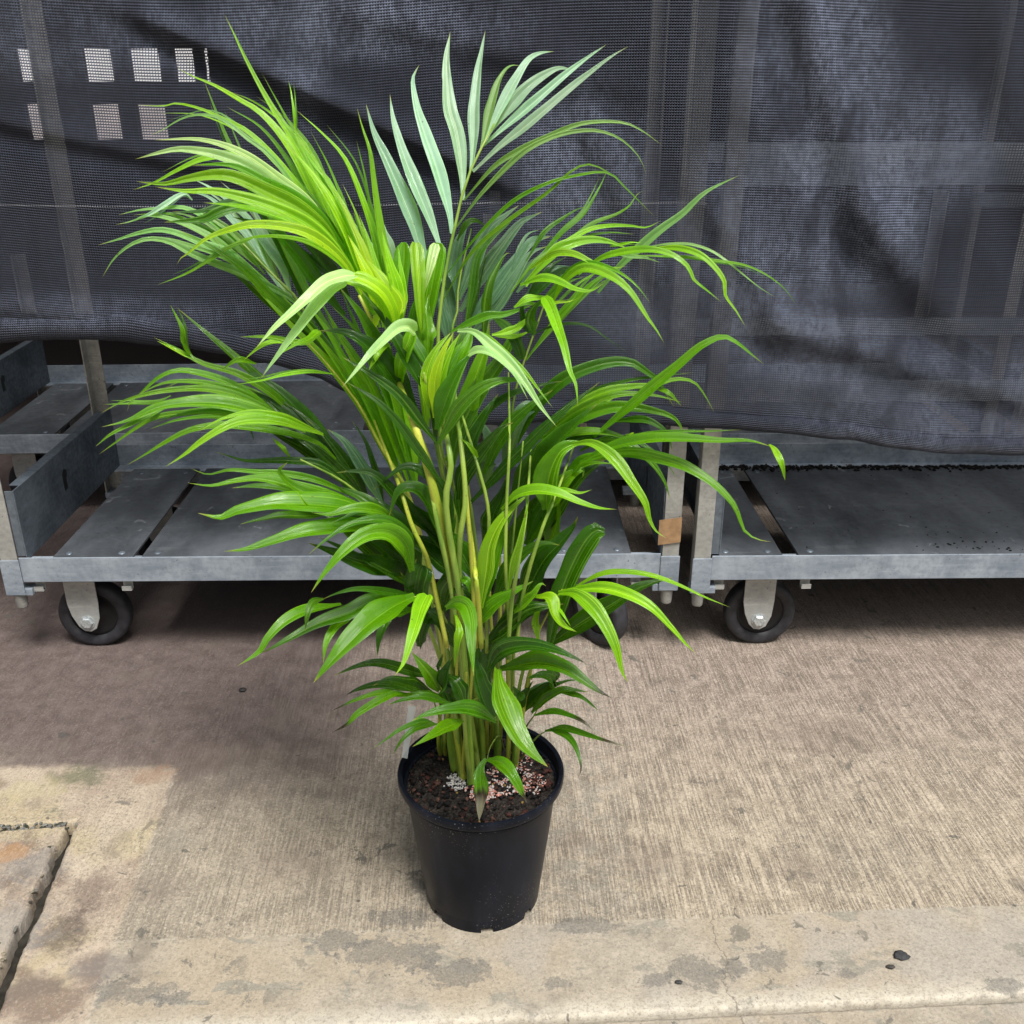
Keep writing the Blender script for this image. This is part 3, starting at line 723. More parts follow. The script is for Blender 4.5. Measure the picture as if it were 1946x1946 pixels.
peb = chips('pebbles', sp, soil); peb['kind'] = 'stuff'
sp = []
for (tx, ty, rx, ry, n_, pk) in ((520, 945, 60, 42, 420, 0), (700, 1000, 90, 52, 620, 1), (830, 965, 95, 50, 620, 1), (980, 950, 90, 55, 620, 1), (945, 830, 50, 60, 260, 1), (760, 1040, 40, 28, 130, 1), (740, 590, 18, 30, 60, 0), (770, 890, 35, 30, 110, 1)):
    for i in range(n_):
        a = rnd.random()*6.283; r = rnd.random()**.5
        p = soilpt('H%f,%f' % (tx + 1.25*rx*r*math.cos(a), ty + 1.25*ry*r*math.sin(a)), .004+rnd.random()*.005)
        if noise.noise(p*62) + .6*noise.noise(p*150) < (-.02 if r < .75 else .12): continue
        if p.xy.length > .113: continue
        c = (.85,.83,.82) if (not pk or rnd.random() < .3) else rnd.choice([(.86,.62,.57), (.88,.75,.71), (.80,.52,.47)])
        if rnd.random() < .1: continue
        sp.append((p, rnd.choice((.0009, .0012, .0016, .0021)), c, .6))
fert = chips('fertiliser_granules', sp, soil); fert['kind'] = 'stuff'; fert['label'] = 'pink and white fertiliser granules'
# plant label: thin clear-white plastic stake
pa = gz(*S('H238,470'), .30); 
def tagstake():
    top = gy(*S('H268,455'), 1.30) - PC; bot = gy(*S('H222,775'), 1.262) - PC
    d = (top-bot).normalized(); c = d.cross(Vector((.35, 1, 0))).normalized()*.0065; t = d.cross(c).normalized()*.0004
    bm = bmesh.new()
    pts = [bot - c*.7, bot + c*.7, top + c, top - c]
    a = [bm.verts.new(p - t) for p in pts]; b = [bm.verts.new(p + t) for p in pts]
    bm.faces.new(a); bm.faces.new(list(reversed(b)))
    for i in range(4): bm.faces.new((a[i], b[i], b[(i+1) % 4], a[(i+1) % 4]))
    m = M('frosted_tag'); p1 = m.bsdf((.62, .66, .66), .25, 0, .6); tr = m.n('ShaderNodeBsdfTransparent')
    return obj('plant_label', bm, m.done(m.mixsh(.4, tr.outputs[0], p1)), palm)
tagstake()

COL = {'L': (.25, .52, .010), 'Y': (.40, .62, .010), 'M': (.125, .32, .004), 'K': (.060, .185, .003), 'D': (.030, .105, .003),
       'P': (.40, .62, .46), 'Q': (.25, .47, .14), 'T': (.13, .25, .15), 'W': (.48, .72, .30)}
ML = mat_leaf()
MSTG = mat_stalk('green_stalk', (.13, .24, .03), (.27, .38, .06)); MSTY = mat_stalk('yellow_stalk', (.27, .35, .03), (.44, .46, .06)); MCANE = mat_stalk('cane_green', (.12, .25, .02), (.26, .40, .045))
lrnd = random.Random(3)
def prof(v, kind):
    if kind == 'B': # blunt end
        return min(1, .35 + .65*min(1, v/.45)) * (1 if v < .88 else math.sqrt(max(.05, 1-((v-.88)/.125)**2)))
    if kind == 'S': # starts broad
        return max(.02, 1 - v**1.5)*min(1, .45 + v/.12)
    if kind == 'X': # broad at both ends
        return 1.0
    a = min(1, v/.38); a = .30 + .70*(a*a*(3-2*a))
    b = 1 if v < .38 else max(0, 1 - ((v-.38)/.62)**1.35)
    return a*b
LEAFN = [0]
def add_leaf(bm, L, crop, width, color, d0, d1, pts, kind='N', tip=0, roll=None, par=0):
    uvl, cl = L
    pp = [S(t, crop) for t in pts.split()]
    # cumulative length in picture for depth interpolation; a gentle bow keeps the blade from being a straight depth ramp
    cum = [0]
    for i in range(len(pp)-1): cum.append(cum[-1] + math.dist(pp[i], pp[i+1]))
    P = []
    for (x, y), c in zip(pp, cum):
        t = c/cum[-1]; P.append(gy(x, y, d0 + (d1-d0)*(t**.85) - .012*math.sin(t*math.pi)) - PC)
    n = 26; Q = catmull(P, n)
    wpx = width*CROP[crop][2]
    dep = (Q[n//2] + PC).y*CP + (CAMH - (Q[n//2]).z)*SP
    W = wpx*dep/FPX*(1.0 if width*CROP[crop][2] > 20 else .94)
    phi = R(roll if roll is not None else lrnd.uniform(18, 48))
    W /= max(.6, math.cos(phi))
    base = COL[color]; j = lrnd.uniform(.84, 1.16); j2 = lrnd.uniform(.9, 1.1)
    base = (base[0]*j*j2, base[1]*j, base[2]*j)
    camp = Vector((0, 0, CAMH)) - PC
    LEAFN[0] += 1; lid = LEAFN[0]
    nc = 9; rows = []; pc = None
    fold = lrnd.uniform(.2, .48); wavy = lrnd.uniform(0, 6.28)
    tw = R(lrnd.uniform(-14, 14))
    for i, p in enumerate(Q):
        v = i/(n-1)
        t = (Q[min(i+1, n-1)] - Q[max(i-1, 0)]).normalized()
        view = (p - camp).normalized()
        c = t.cross(view).normalized()
        nn = c.cross(t)
        if nn.dot(view) > 0: nn = -nn
        best = None
        for sg in (1, -1):
            Rm = Matrix.Rotation(sg*(phi + tw*(v-.5)*2), 3, t); n2 = Rm @ nn
            if best is None or n2.z > best[0].z: best = (n2, Rm @ c)
        n2, c2 = best
        if pc is not None and c2.dot(pc) < 0: c2 = -c2
        if pc is not None: c2 = (c2*.45 + pc*.55); c2 = (c2 - t*c2.dot(t)).normalized(); n2 = n2 - c2*n2.dot(c2); n2 = (n2 - t*n2.dot(t)).normalized()
        pc = c2
        hw = W*.5*prof(v, kind)*(1 + .035*math.sin(v*19+wavy))
        row = []
        for k in range(nc):
            s = (k/(nc-1))*2 - 1
            lift = fold*abs(s)*hw - .10*hw*math.cos(s*math.pi*1.5) + .05*hw*math.sin(v*23 + s*3 + wavy)*abs(s)
            row.append((bm.verts.new(p + c2*(s*hw) + n2*lift), s*.5+.5, v))
        rows.append(row)
    for i in range(n-1):
        for k in range(nc-1):
            q = (rows[i][k], rows[i][k+1], rows[i+1][k+1], rows[i+1][k]); f = bm.faces.new([t[0] for t in q])
            for l, t in zip(f.loops, q):
                l[uvl].uv = (t[1]*.998 + lid, t[2] + lid*3.7)
                b = base; v = t[2]
                if tip:
                    e = tip + .03*math.sin(t[1]*17)
                    m_ = min(1, max(0, (v-e)/.05)); m2 = min(1, max(0, (v-e-.10)/.2))
                    dead = tuple(a*(1-m2)+c_*m2 for a, c_ in zip((.045, .03, .022), (.42, .38, .35) if par != 9 else (.06, .035, .025)))
                    b = tuple(a*(1-m_)+c_*m_ for a, c_ in zip(b, dead))
                elif kind != 'B':
                    # blades yellow a little towards the very tip
                    m_ = min(1, max(0, (v-.93)/.07)); b = tuple(a*(1-m_)+c_*m_ for a, c_ in zip(b, (.36, .34, .06)))
                l[cl] = (b[0], b[1], b[2], 1)

def frond(stalk, leaves, d0, rad=.0028, mat=None, sd=None, name='frond', sib=0):
    """stalk: tokens from top to soil; leaves: list of rows 'crop width colour d0 d1 opts : points'"""
    root = None
    if leaves:
        bm = bmesh.new(); uvl = bm.loops.layers.uv.new('UVMap'); cl = bm.loops.layers.float_color.new('lc')
        for row in leaves.strip().split('\n'):
            row = row.strip()
            if not row or row[0] == '#': continue
            head, pts = row.split(':'); h = head.split()
            kw = {}
            for o_ in h[5:]:
                if o_[0] == 't': kw['tip'] = float(o_[1:])
                elif o_[0] == 'r': kw['roll'] = float(o_[1:])
                elif o_ == 'brown': kw['par'] = 9
                else: kw['kind'] = o_
            add_leaf(bm, (uvl, cl), h[0], float(h[1]), h[2], float(h[3]), float(h[4]), pts, **kw)
            if sib and 'kind' not in kw and len(pts.split()) >= 4 and lrnd.random() < sib:
                pp_ = [S(t, h[0]) for t in pts.split()]; wS = float(h[1])*CROP[h[0]][2]
                side = lrnd.choice((-1, 1)); off = lrnd.uniform(.7, 1.5)*wS; cut = lrnd.uniform(.72, .93); q = []; N_ = 6
                Vp = [Vector((x, y, 0)) for x, y in pp_]; cr_ = catmull(Vp, 30)
                for k in range(N_):
                    f_ = k/(N_-1)*cut*29; a_ = int(f_); p_ = cr_[a_].lerp(cr_[min(29, a_+1)], f_-a_); t_ = (cr_[min(29, a_+1)]-cr_[max(0, a_-1)]).normalized()
                    e_ = off*side*(k/(N_-1))**.8; q.append('%f,%f' % (p_.x - t_.y*e_, p_.y + t_.x*e_))
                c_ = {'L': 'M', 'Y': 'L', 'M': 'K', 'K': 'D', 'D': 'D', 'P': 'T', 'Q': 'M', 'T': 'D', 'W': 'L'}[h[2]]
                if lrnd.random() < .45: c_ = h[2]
                add_leaf(bm, (uvl, cl), 'S', wS*lrnd.uniform(.5, .8), c_, float(h[3])+.02, float(h[4])+.02, ' '.join(q))
        root = obj(name, bm, ML, palm, smooth=True)
    toks = stalk.split(); pp = [S(t) for t in toks]
    base = gz(pp[-1][0], pp[-1][1], SZ); yb = base.y
    r = (base-PC).xy.length
    P = []
    for i, (x, y) in enumerate(pp):
        t = i/(len(pp)-1); yy = d0 + (yb-d0)*t
        P.append(gy(x, y, yy) - PC)
    P[-1].z = SZ-.01
    Q = catmull(P, 30)
    bm = bmesh.new(); tube(bm, Q, (lambda t: rad*(.32 + 1.0*t)), 8)
    s = obj('stalk', bm, mat or MSTG, root or palm, smooth=True)
    return root
# ------------------------------------------------------------------ fronds (points read off the photo, each laid at its own distance)
frond('A1582,1668 E340,860 E430,1090 E520,1350 E640,1650 E715,1932 S866,1083 868,1300 H540,850', '''
A 50 L 1.30 1.38 : 1560,1620 1490,1430 1400,1200 1300,960 1210,790 1130,670 1040,520 940,330 880,200 820,75
A 52 L 1.29 1.36 : 1540,1560 1440,1320 1350,1150 1200,850 1040,650 900,560 760,480 640,430 550,380
A 34 L 1.31 1.38 : 1520,1500 1440,1200 1300,860 1200,740 1100,650 980,570 860,520
A 32 L 1.28 1.32 : 1450,1420 1350,1200 1200,1000 1050,830 930,730 830,680 700,620 560,585 470,600 325,592
A 30 Q 1.28 1.30 : 1420,1380 1300,1180 1100,900 950,780 850,700 760,655 650,650 560,680 480,730 395,768
A 78 W 1.25 1.20 : 1450,1420 1300,1180 1150,1080 980,960 850,900 700,860 560,845 430,870 315,900
A 46 L 1.27 1.25 : 1400,1300 1250,1150 1100,990 950,900 850,880 700,900 560,960 430,1030 305,1073
A 88 L 1.23 1.17 : 1480,1450 1400,1300 1250,1180 1050,1080 900,1010 780,990 620,1010 480,1040 325,1025
A 84 L 1.21 1.15 : 1560,1560 1450,1400 1300,1270 1100,1170 900,1110 750,1080 600,1080 430,1055
A 62 Y 1.19 1.12 : 1600,1660 1500,1480 1350,1350 1200,1290 1000,1270 850,1300 720,1350 620,1430 560,1470 552,1495
A 58 L 1.27 1.31 : 1700,1850 1640,1700 1520,1350 1400,1050 1300,850 1200,700
A 64 L 1.25 1.28 : 1680,1800 1620,1600 1480,1250 1330,1000 1180,820
A 58 L 1.26 1.30 : 1660,1780 1560,1560 1500,1300 1420,1050 1320,930 1230,770
A 48 L 1.24 1.29 : 1720,1850 1660,1620 1570,1350 1480,1150 1390,1000 1250,790
A 60 L 1.24 1.26 : 1640,1760 1540,1560 1400,1340 1260,1140 1130,1010
A 56 Y 1.22 1.26 : 1740,1880 1690,1650 1600,1400 1510,1200 1440,1060
A 44 L 1.27 1.33 : 1760,1880 1700,1600 1680,1400 1600,1130 1500,900 1380,760 1225,620
A 16 L 1.33 1.35 : 1240,790 1225,750 1215,640 1200,530 1185,455
A 50 L 1.25 1.31 : 1800,1900 1740,1500 1690,1250 1660,1000 1640,850 1600,720 1570,605
E 95 Y 1.20 1.22 : 230,700 260,560 200,350 120,150 40,-20
E 100 Y 1.18 1.19 : 380,700 400,520 330,380 260,270 170,150
E 90 L 1.19 1.2 : 420,640 430,540 380,330 330,150 290,-60
E 90 D 1.21 1.18 : 620,1150 560,980 420,760 300,600 200,470 130,380
E 90 K 1.22 1.19 : 420,1000 330,860 220,700 100,520 -20,370
''', 1.20, .0062, MSTY, sib=0.85)
frond('A850,1310 A950,1400 A1100,1560 A1230,1690 D1580,650 D1820,1120 S800,1050 850,1300 H450,745', '''
A 62 P 1.42 1.50 : 1200,1700 1170,1600 1130,1500 1060,1400 950,1240 860,1180
A 48 P 1.42 1.49 : 1130,1620 1040,1490 960,1350 850,1230 740,1120 620,1080
A 50 P 1.43 1.52 : 1180,1660 1100,1560 980,1280 860,1150 740,1060 640,1010
A 46 P 1.43 1.52 : 1200,1680 1140,1500 1050,1320 980,1180 900,1090
A 52 Q 1.40 1.36 : 1330,1830 1200,1690 950,1560 800,1500 650,1440 520,1370 400,1350 300,1380 200,1460 130,1570
A 50 Q 1.41 1.38 : 1200,1740 1100,1640 850,1440 700,1380 560,1320 450,1300 330,1320 230,1350 105,1385
A 42 Q 1.42 1.40 : 1100,1620 950,1520 800,1380 650,1290 520,1240 430,1220 370,1220 300,1250 205,1270
A 32 P 1.42 1.40 : 640,1130 590,1095 480,1160 400,1210 290,1255
A 32 Q 1.43 1.41 : 1050,1550 900,1380 750,1260 600,1180 450,1180 330,1190 220,1215
A 42 Q 1.43 1.42 : 1100,1560 1000,1450 850,1300 700,1210 580,1170 500,1175
A 40 Q 1.44 1.42 : 1000,1500 850,1380 700,1290 560,1250 420,1215
A 62 M 1.39 1.36 : 1420,2020 1330,1900 1100,1700 900,1500 700,1370 560,1300
A 66 M 1.38 1.40 : 1500,2100 1400,1950 1150,1720 1000,1560 860,1420 740,1330
A 24 M 1.38 1.36 : 1000,1330 950,1360 850,1400 730,1475 600,1550 440,1610
A 66 K 1.34 1.30 : 1100,1190 1030,1180 900,1170 790,1200 700,1240 480,1255
A 60 M 1.40 1.48 r60 : 1480,1950 1300,1700 1200,1500 1080,1250 950,1000 850,830 760,600 705,450
A 34 K 1.405 1.485 : 1440,1950 1290,1740 1180,1500 1060,1260 930,1010 820,800 740,580
A 90 K 1.36 1.32 : 1500,1780 1380,1640 1250,1460 1100,1300 960,1250 860,1225
A 70 D 1.36 1.33 : 1540,1720 1450,1560 1300,1380 1180,1250 1080,1210
A 55 P 1.45 1.52 : 1720,1640 1700,1500 1640,1400 1560,1290 1480,1160
A 45 K 1.44 1.50 : 1640,1520 1620,1400 1590,1300 1550,1200
A 50 P 1.46 1.52 : 1790,1560 1760,1400 1720,1300 1700,1210
''', 1.42, .0045, sib=0.85)
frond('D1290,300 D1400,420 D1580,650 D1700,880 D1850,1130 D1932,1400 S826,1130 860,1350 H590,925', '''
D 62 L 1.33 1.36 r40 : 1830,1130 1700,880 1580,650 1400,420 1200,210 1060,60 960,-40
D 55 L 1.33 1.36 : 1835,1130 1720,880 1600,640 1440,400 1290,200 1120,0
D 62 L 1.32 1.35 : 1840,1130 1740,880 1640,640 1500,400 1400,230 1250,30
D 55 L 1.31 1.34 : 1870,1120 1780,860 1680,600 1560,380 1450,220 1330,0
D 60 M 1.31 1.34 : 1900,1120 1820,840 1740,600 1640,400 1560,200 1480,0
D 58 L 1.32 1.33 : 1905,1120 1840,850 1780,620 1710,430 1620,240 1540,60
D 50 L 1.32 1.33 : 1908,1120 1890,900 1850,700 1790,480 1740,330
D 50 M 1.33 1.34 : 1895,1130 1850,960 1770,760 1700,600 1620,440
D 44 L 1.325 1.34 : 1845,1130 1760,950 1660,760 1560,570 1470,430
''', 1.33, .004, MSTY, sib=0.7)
# tall pale centre frond
frond('B860,700 B790,830 B740,930 B690,1060 B640,1270 B590,1500 B555,1750 E705,760 S835,800 850,1000 880,1300 H635,950', '''
B 88 P 1.38 1.46 r25 : 510,1560 450,1420 400,1250 330,1080 250,900 180,750 135,585
B 76 P 1.37 1.47 r25 : 560,1420 500,1250 430,1080 350,880 290,680 270,530
B 80 P 1.37 1.47 r25 : 620,1320 600,1180 540,960 470,760 420,600 400,450 437,365
B 88 P 1.38 1.48 r25 : 680,1130 670,950 640,750 600,600 590,350 612,175
B 66 P 1.38 1.48 r25 : 730,965 745,800 750,600 770,400 790,280 810,170
B 52 Q 1.39 1.46 : 790,830 820,700 860,540 900,430 950,375 1010,370
B 60 P 1.39 1.45 r20 : 810,800 900,600 980,450 1050,340 1120,300 1200,290
B 68 P 1.40 1.44 r15 : 830,750 950,600 1050,490 1150,420 1230,385 1320,400
B 58 P 1.40 1.44 r15 : 795,825 950,690 1100,560 1250,430 1380,330 1495,250
B 58 P 1.39 1.42 r25 : 740,970 900,820 1050,700 1250,530 1400,410 1520,320 1617,262
B 36 Q 1.37 1.30 : 690,1130 850,950 1000,850 1150,780 1350,700 1560,690 1680,730 1810,822
B 34 Q 1.36 1.30 : 640,1290 800,1080 1000,880 1150,790 1300,745 1450,740 1580,790 1680,890 1720,990
B 26 M 1.35 1.28 : 590,1550 750,1350 950,1150 1150,1040 1330,990 1500,975 1600,1060 1770,1228
B 28 M 1.35 1.29 : 570,1700 720,1450 900,1280 1150,1100 1280,980 1380,930 1480,960 1600,1050
''', 1.38, .0042, sib=0.0)
# folded leaves in the middle
frond('E590,700 E640,980 E690,1300 E740,1600 S866,950 880,1200 H700,780', '''
E 125 M 1.27 1.28 B : 400,800 400,600 420,400 445,200 455,40
E 118 L 1.235 1.20 S r5 : 540,42 552,180 562,330 570,480 585,640 625,870
E 140 M 1.27 1.28 B : 590,900 600,700 630,500 670,280 715,45
E 80 W 1.24 1.23 S r10 : 690,50 665,150 640,260 610,370 595,460
E 90 K 1.29 1.29 : 500,900 510,700 530,550 560,400
E 100 L 1.18 1.15 B : 425,1090 435,960 470,850 510,760 520,680
E 100 W 1.145 1.05 S r30 : 540,700 490,655 420,665 340,730 200,870 90,1000 0,1105
E 60 L 1.18 1.15 : 360,820 320,800 260,880 190,990
A 62 Y 1.18 1.14 B : 1800,1930 1780,1780 1730,1670 1640,1595 1540,1558
A 50 L 1.19 1.15 B : 1770,1930 1745,1790 1690,1690 1600,1620 1500,1590
A 84 W 1.13 1.05 S : 1560,1555 1480,1570 1380,1610 1270,1710 1130,1830 1060,1900 1000,1965
A 84 W 1.135 1.06 S : 1500,1590 1420,1640 1310,1770 1200,1910 1100,2040 1030,2135
''', 1.22, .0035)
# slate frond behind
frond('B730,1290 B660,1600 B650,1780 B620,1900 870,800 890,1000 915,1300 H790,640', '''
B 62 T 1.46 1.50 : 640,1840 615,1740 595,1640 570,1540 560,1420
B 84 T 1.46 1.50 r20 : 650,1700 640,1560 655,1400 690,1300 730,1250
B 84 T 1.46 1.52 r20 : 660,1690 740,1500 830,1300 920,1220 1000,1160
B 84 T 1.45 1.52 r20 : 670,1760 800,1550 900,1400 1000,1270 1060,1230 1135,1195
B 92 T 1.44 1.50 r20 : 690,1870 860,1650 1000,1450 1080,1370 1180,1335
B 80 T 1.44 1.48 : 720,1900 860,1750 960,1600 1060,1440 1160,1390
B 58 K 1.40 1.46 : 690,1900 740,1650 770,1450 850,1340 930,1270 1000,1190
B 60 K 1.40 1.43 : 800,1930 830,1650 870,1530 920,1440 950,1430
B 40 K 1.45 1.47 : 650,1360 700,1270 750,1245 810,1275
B 70 T 1.47 1.50 : 560,1800 575,1650 560,1500
B 80 T 1.45 1.44 : 640,1932 620,2060 600,2200 560,1932
E 90 T 1.44 1.46 : 790,800 760,650 730,500 740,380
''', 1.46, .0032, sib=0.4)
# central front frond
frond('E600,1000 E650,1250 E690,1520 E770,1932 S866,1087 885,1300 H670,830', '''
E 84 D 1.14 1.18 : 690,1520 680,1300 600,1050 480,850 400,700
E 96 L 1.14 1.16 r10 : 660,1330 620,1050 680,850 800,700
E 92 Y 1.13 1.14 r10 : 680,1330 680,1060 740,850 820,700
E 92 L 1.135 1.145 r10 : 700,1330 720,1060 790,850 870,705
E 60 M 1.14 1.15 r10 : 715,1330 760,1080 830,900 900,740
E 150 K 1.12 1.12 r20 : 700,1420 760,1200 860,980 960,840
E 64 W 1.11 1.06 S : 930,860 1000,835 1080,850 1180,920 1270,1020 1365,1195
E 115 K 1.10 1.08 : 710,1520 850,1280 1000,1130 1150,1060 1290,1050 1390,1030
E 88 D 1.12 1.10 : 700,1520 560,1350 400,1150 180,990 0,880
E 78 D 1.10 1.08 : 745,1830 560,1570 400,1350 250,1200 40,1070
E 150 D 1.19 1.16 : 560,1330 420,1100 260,880 130,760 0,700 -170,690
E 60 L 1.15 1.11 S : -170,690 -240,750 -340,790 -470,870
E 110 D 1.15 1.17 : 650,1180 520,980 400,760 300,600 200,490
E 85 K 1.17 1.20 : 660,1000 560,850 480,700 440,560
E 90 M 1.19 1.22 : 620,940 640,760 620,560 640,420
E 95 L 1.18 1.2 : 620,1400 600,1200 560,1000 500,880
E 130 M 1.16 1.18 : 780,1100 860,900 930,760 950,640
''', 1.13, .0048)
frond('E760,1932 E800,1700 E860,1500 S905,1050 905,1200 H690,700', '''
E 150 K 1.22 1.26 r25 : 790,1780 850,1450 1000,1150 1150,950 1280,700 1420,480
E 170 M 1.23 1.25 r25 : 780,1650 900,1350 980,1050 1060,800 1080,620
E 140 D 1.18 1.14 r20 : 860,1932 900,1750 1050,1550 1180,1400 1260,1365
E 96 D 1.17 1.15 : 950,1950 1150,1750 1350,1550 1550,1350 1900,1060
E 62 D 1.26 1.24 : 950,1450 1050,1300 1200,1180 1350,1120 1500,1080 1620,1060
E 120 K 1.24 1.26 : 830,1000 870,850 900,720 960,600
E 44 L 1.13 1.12 : 1000,1620 960,1570 920,1520 870,1480
E 90 K 1.2 1.2 : 870,2100 870,1900 900,1700 960,1560
E 110 D 1.21 1.22 : 940,1700 960,1500 1060,1300 1150,1150
''', 1.24, .0042)
# right upper frond
frond('E1510,430 E1420,680 E1280,1100 E1240,1400 E1210,1932 F180,1100 F205,1600 H855,820', '''
C 74 L 1.22 1.24 r20 : 0,830 150,670 230,600 400,550 550,560 690,612
C 44 M 1.28 1.36 : -100,900 60,700 200,620 300,560 430,450 600,380 690,320 735,250 780,220
C 40 L 1.27 1.34 : 0,860 150,650 280,560 420,480 560,455 700,455 800,465 900,420
C 36 K 1.33 1.38 : 0,690 120,500 250,400 350,340 400,330
C 34 M 1.32 1.38 : 60,700 240,500 380,380 450,270 500,180 545,70
C 66 Q 1.30 1.30 r25 : 480,900 620,730 760,600 900,480 1050,370 1200,230 1425,115
C 20 Q 1.27 1.20 : 750,610 820,595 950,575 1100,580 1250,630 1400,740 1550,860 1670,935
C 46 L 1.26 1.18 : 750,620 830,610 1000,600 1150,640 1250,720 1320,820 1330,920 1400,1020 1465,1130
C 52 L 1.23 1.14 r35 : 350,780 450,700 550,650 700,620 850,615 980,650 1080,730 1115,810 1200,880 1310,968
C 22 M 1.25 1.20 : 700,650 850,655 1050,660 1250,685 1450,715 1600,780 1720,870 1805,985
C 50 L 1.20 1.14 : 30,740 180,645 300,640 420,690 500,730 600,735 670,720
C 66 L 1.19 1.08 r30 : 180,960 250,830 350,745 450,740 600,810 700,900 760,990 810,1070 870,1150 925,1245
C 54 L 1.18 1.12 : -40,850 100,805 220,830 330,880 430,890 530,830
C 88 L 1.14 1.03 S r10 : 120,930 160,1000 200,1110 250,1250 290,1420 330,1510 345,1660
C 16 Y 1.18 1.16 : 100,990 180,970 280,960 370,930
C 50 L 1.15 1.17 : -80,1000 0,945 80,935 150,925
C 20 D 1.30 1.26 : 0,1200 160,1130 300,1105 430,1130 530,1200 670,1295
C 34 Q 1.28 1.26 : 560,620 620,640 700,660 800,670 895,700
C 40 M 1.32 1.33 : 0,1350 150,1150 300,980 450,830 600,740 720,650
C 42 Q 1.33 1.33 : 40,1300 260,1050 420,880 560,760 720,650
C 66 D 1.31 1.33 : 0,980 100,870 250,750 350,745
C 66 T 1.34 1.35 : 0,920 90,820 200,740 320,730
C 20 L 1.28 1.26 : 560,590 620,580 700,565 775,568
C 60 M 1.25 1.26 : 60,1000 180,900 260,800 380,740 480,740
C 60 T 1.34 1.36 : -60,900 80,690 200,560 160,520
C 26 M 1.24 1.3 : 130,1060 250,930 380,820 520,740
E 84 K 1.20 1.16 : 1410,720 1390,620 1420,520 1500,440
E 84 D 1.24 1.20 B : 1110,590 1190,650 1270,760 1320,900
E 72 M 1.19 1.19 : 800,700 880,660 950,630 1080,580 1200,570 1400,500
E 84 W 1.13 1.05 r15 : 850,690 970,700 1100,810 1250,950 1350,1080 1460,1250 1580,1400
E 60 L 1.17 1.2 : 1100,720 1200,700 1300,660 1400,560
C 40 T 1.36 1.4 : -100,760 20,560 100,530 160,522
''', 1.24, .0030, sib=0.45)
# right middle frond
frond('F1000,480 F800,500 F600,560 F400,700 F250,900 S960,1080 945,1250 H795,745', '''
C 96 K 1.27 1.24 : -60,1900 80,1650 200,1520 350,1430 550,1370 700,1370 800,1430 880,1490 985,1660
C 52 M 1.26 1.22 : 50,1850 250,1700 500,1570 700,1530 850,1520 1000,1480 1120,1500 1200,1600 1255,1700
C 32 M 1.23 1.22 : 860,1540 950,1570 1035,1655
C 76 M 1.18 1.12 r35 : 430,1880 600,1740 800,1570 1000,1400 1150,1270 1250,1215 1320,1195 1400,1230 1500,1310 1590,1380
C 90 M 1.22 1.16 : 100,1880 350,1740 600,1665 850,1690 1000,1750 1060,1870
F 62 M 1.14 1.04 r40 : 600,540 700,480 800,440 1000,400 1200,400 1400,410 1560,410 1690,445
F 42 L 1.04 1.02 r20 : 1670,430 1700,460 1740,540 1760,635
F 66 M 1.15 1.03 r40 : 600,535 750,490 900,480 1050,510 1200,560 1350,650 1450,750 1490,820 1530,920 1600,965 1680,980
F 68 L 1.13 1.05 r30 : 560,430 650,420 720,450 800,520 880,630 960,750 990,850 1030,920 1090,960
F 54 K 1.20 1.15 : 600,470 700,430 850,430 950,490 1030,570 1080,650 1110,745
F 56 M 1.21 1.17 : 350,440 550,370 700,360 820,380 920,430
F 44 K 1.22 1.18 : 780,300 950,290 1050,330 1100,390 1125,480
F 150 M 1.17 1.15 r20 : 410,800 420,620 480,480 560,430 640,420
F 110 K 1.20 1.16 : 300,640 430,460 560,330 700,200 
F 120 D 1.22 1.20 : 200,800 330,560 480,380 620,280
F 90 K 1.24 1.22 : 60,600 160,400 300,240 450,120
F 90 T 1.28 1.27 B : 180,560 220,400 280,260 350,215
F 120 T 1.30 1.30 : 60,700 80,520 60,360 20,280
F 80 D 1.21 1.18 : 350,600 480,470 620,400 780,370
F 40 L 1.22 1.22 : 840,420 880,385 905,360
F 30 M 1.24 1.23 : 700,230 750,190 795,165
F 60 M 1.19 1.13 : 500,640 620,520 740,490 860,480
''', 1.17, .0036, sib=0.5)
frond('F460,730 F400,870 F350,1020 F310,1150 F270,1330 F235,1500 975,1300 H895,830', '''
F 60 L 1.13 1.08 : 160,800 240,720 350,690 480,710 600,760 700,790 810,797
F 30 L 1.12 1.10 : 400,690 520,690 600,705 668,685
F 96 L 1.12 1.13 : 40,1350 70,1150 90,1000 150,870 240,770 330,700
F 60 M 1.13 1.14 : 60,1340 110,1150 160,960 230,800
F 140 D 1.18 1.16 : 250,1350 380,1100 480,990 560,900 590,835
F 130 K 1.22 1.2 : 300,1000 400,820 500,650 620,560
F 120 D 1.24 1.22 : 380,950 480,780 600,620 740,520
F 110 K 1.24 1.22 : 200,1150 260,950 330,780 400,700
F 46 L 1.09 1.06 : 200,1250 220,1130 260,980 290,850 315,740
F 90 K 1.17 1.14 : 120,1300 200,1150 300,1040 400,990 490,1000
F 100 D 1.2 1.18 : 60,1000 100,850 160,720 190,600
F 100 K 1.22 1.21 : 60,1200 130,1000 150,820 190,640
F 84 M 1.14 1.12 : 20,1450 100,1350 220,1270 340,1200
F 110 D 1.17 1.13 : 60,1560 200,1450 320,1360 520,1330
F 130 D 1.19 1.16 : 150,1560 250,1400 380,1350 480,1340
F 60 M 1.13 1.11 : 230,1380 330,1290 380,1220 410,1230
F 110 M 1.23 1.2 : 420,1000 460,850 480,700 560,600
''', 1.15, .0030)
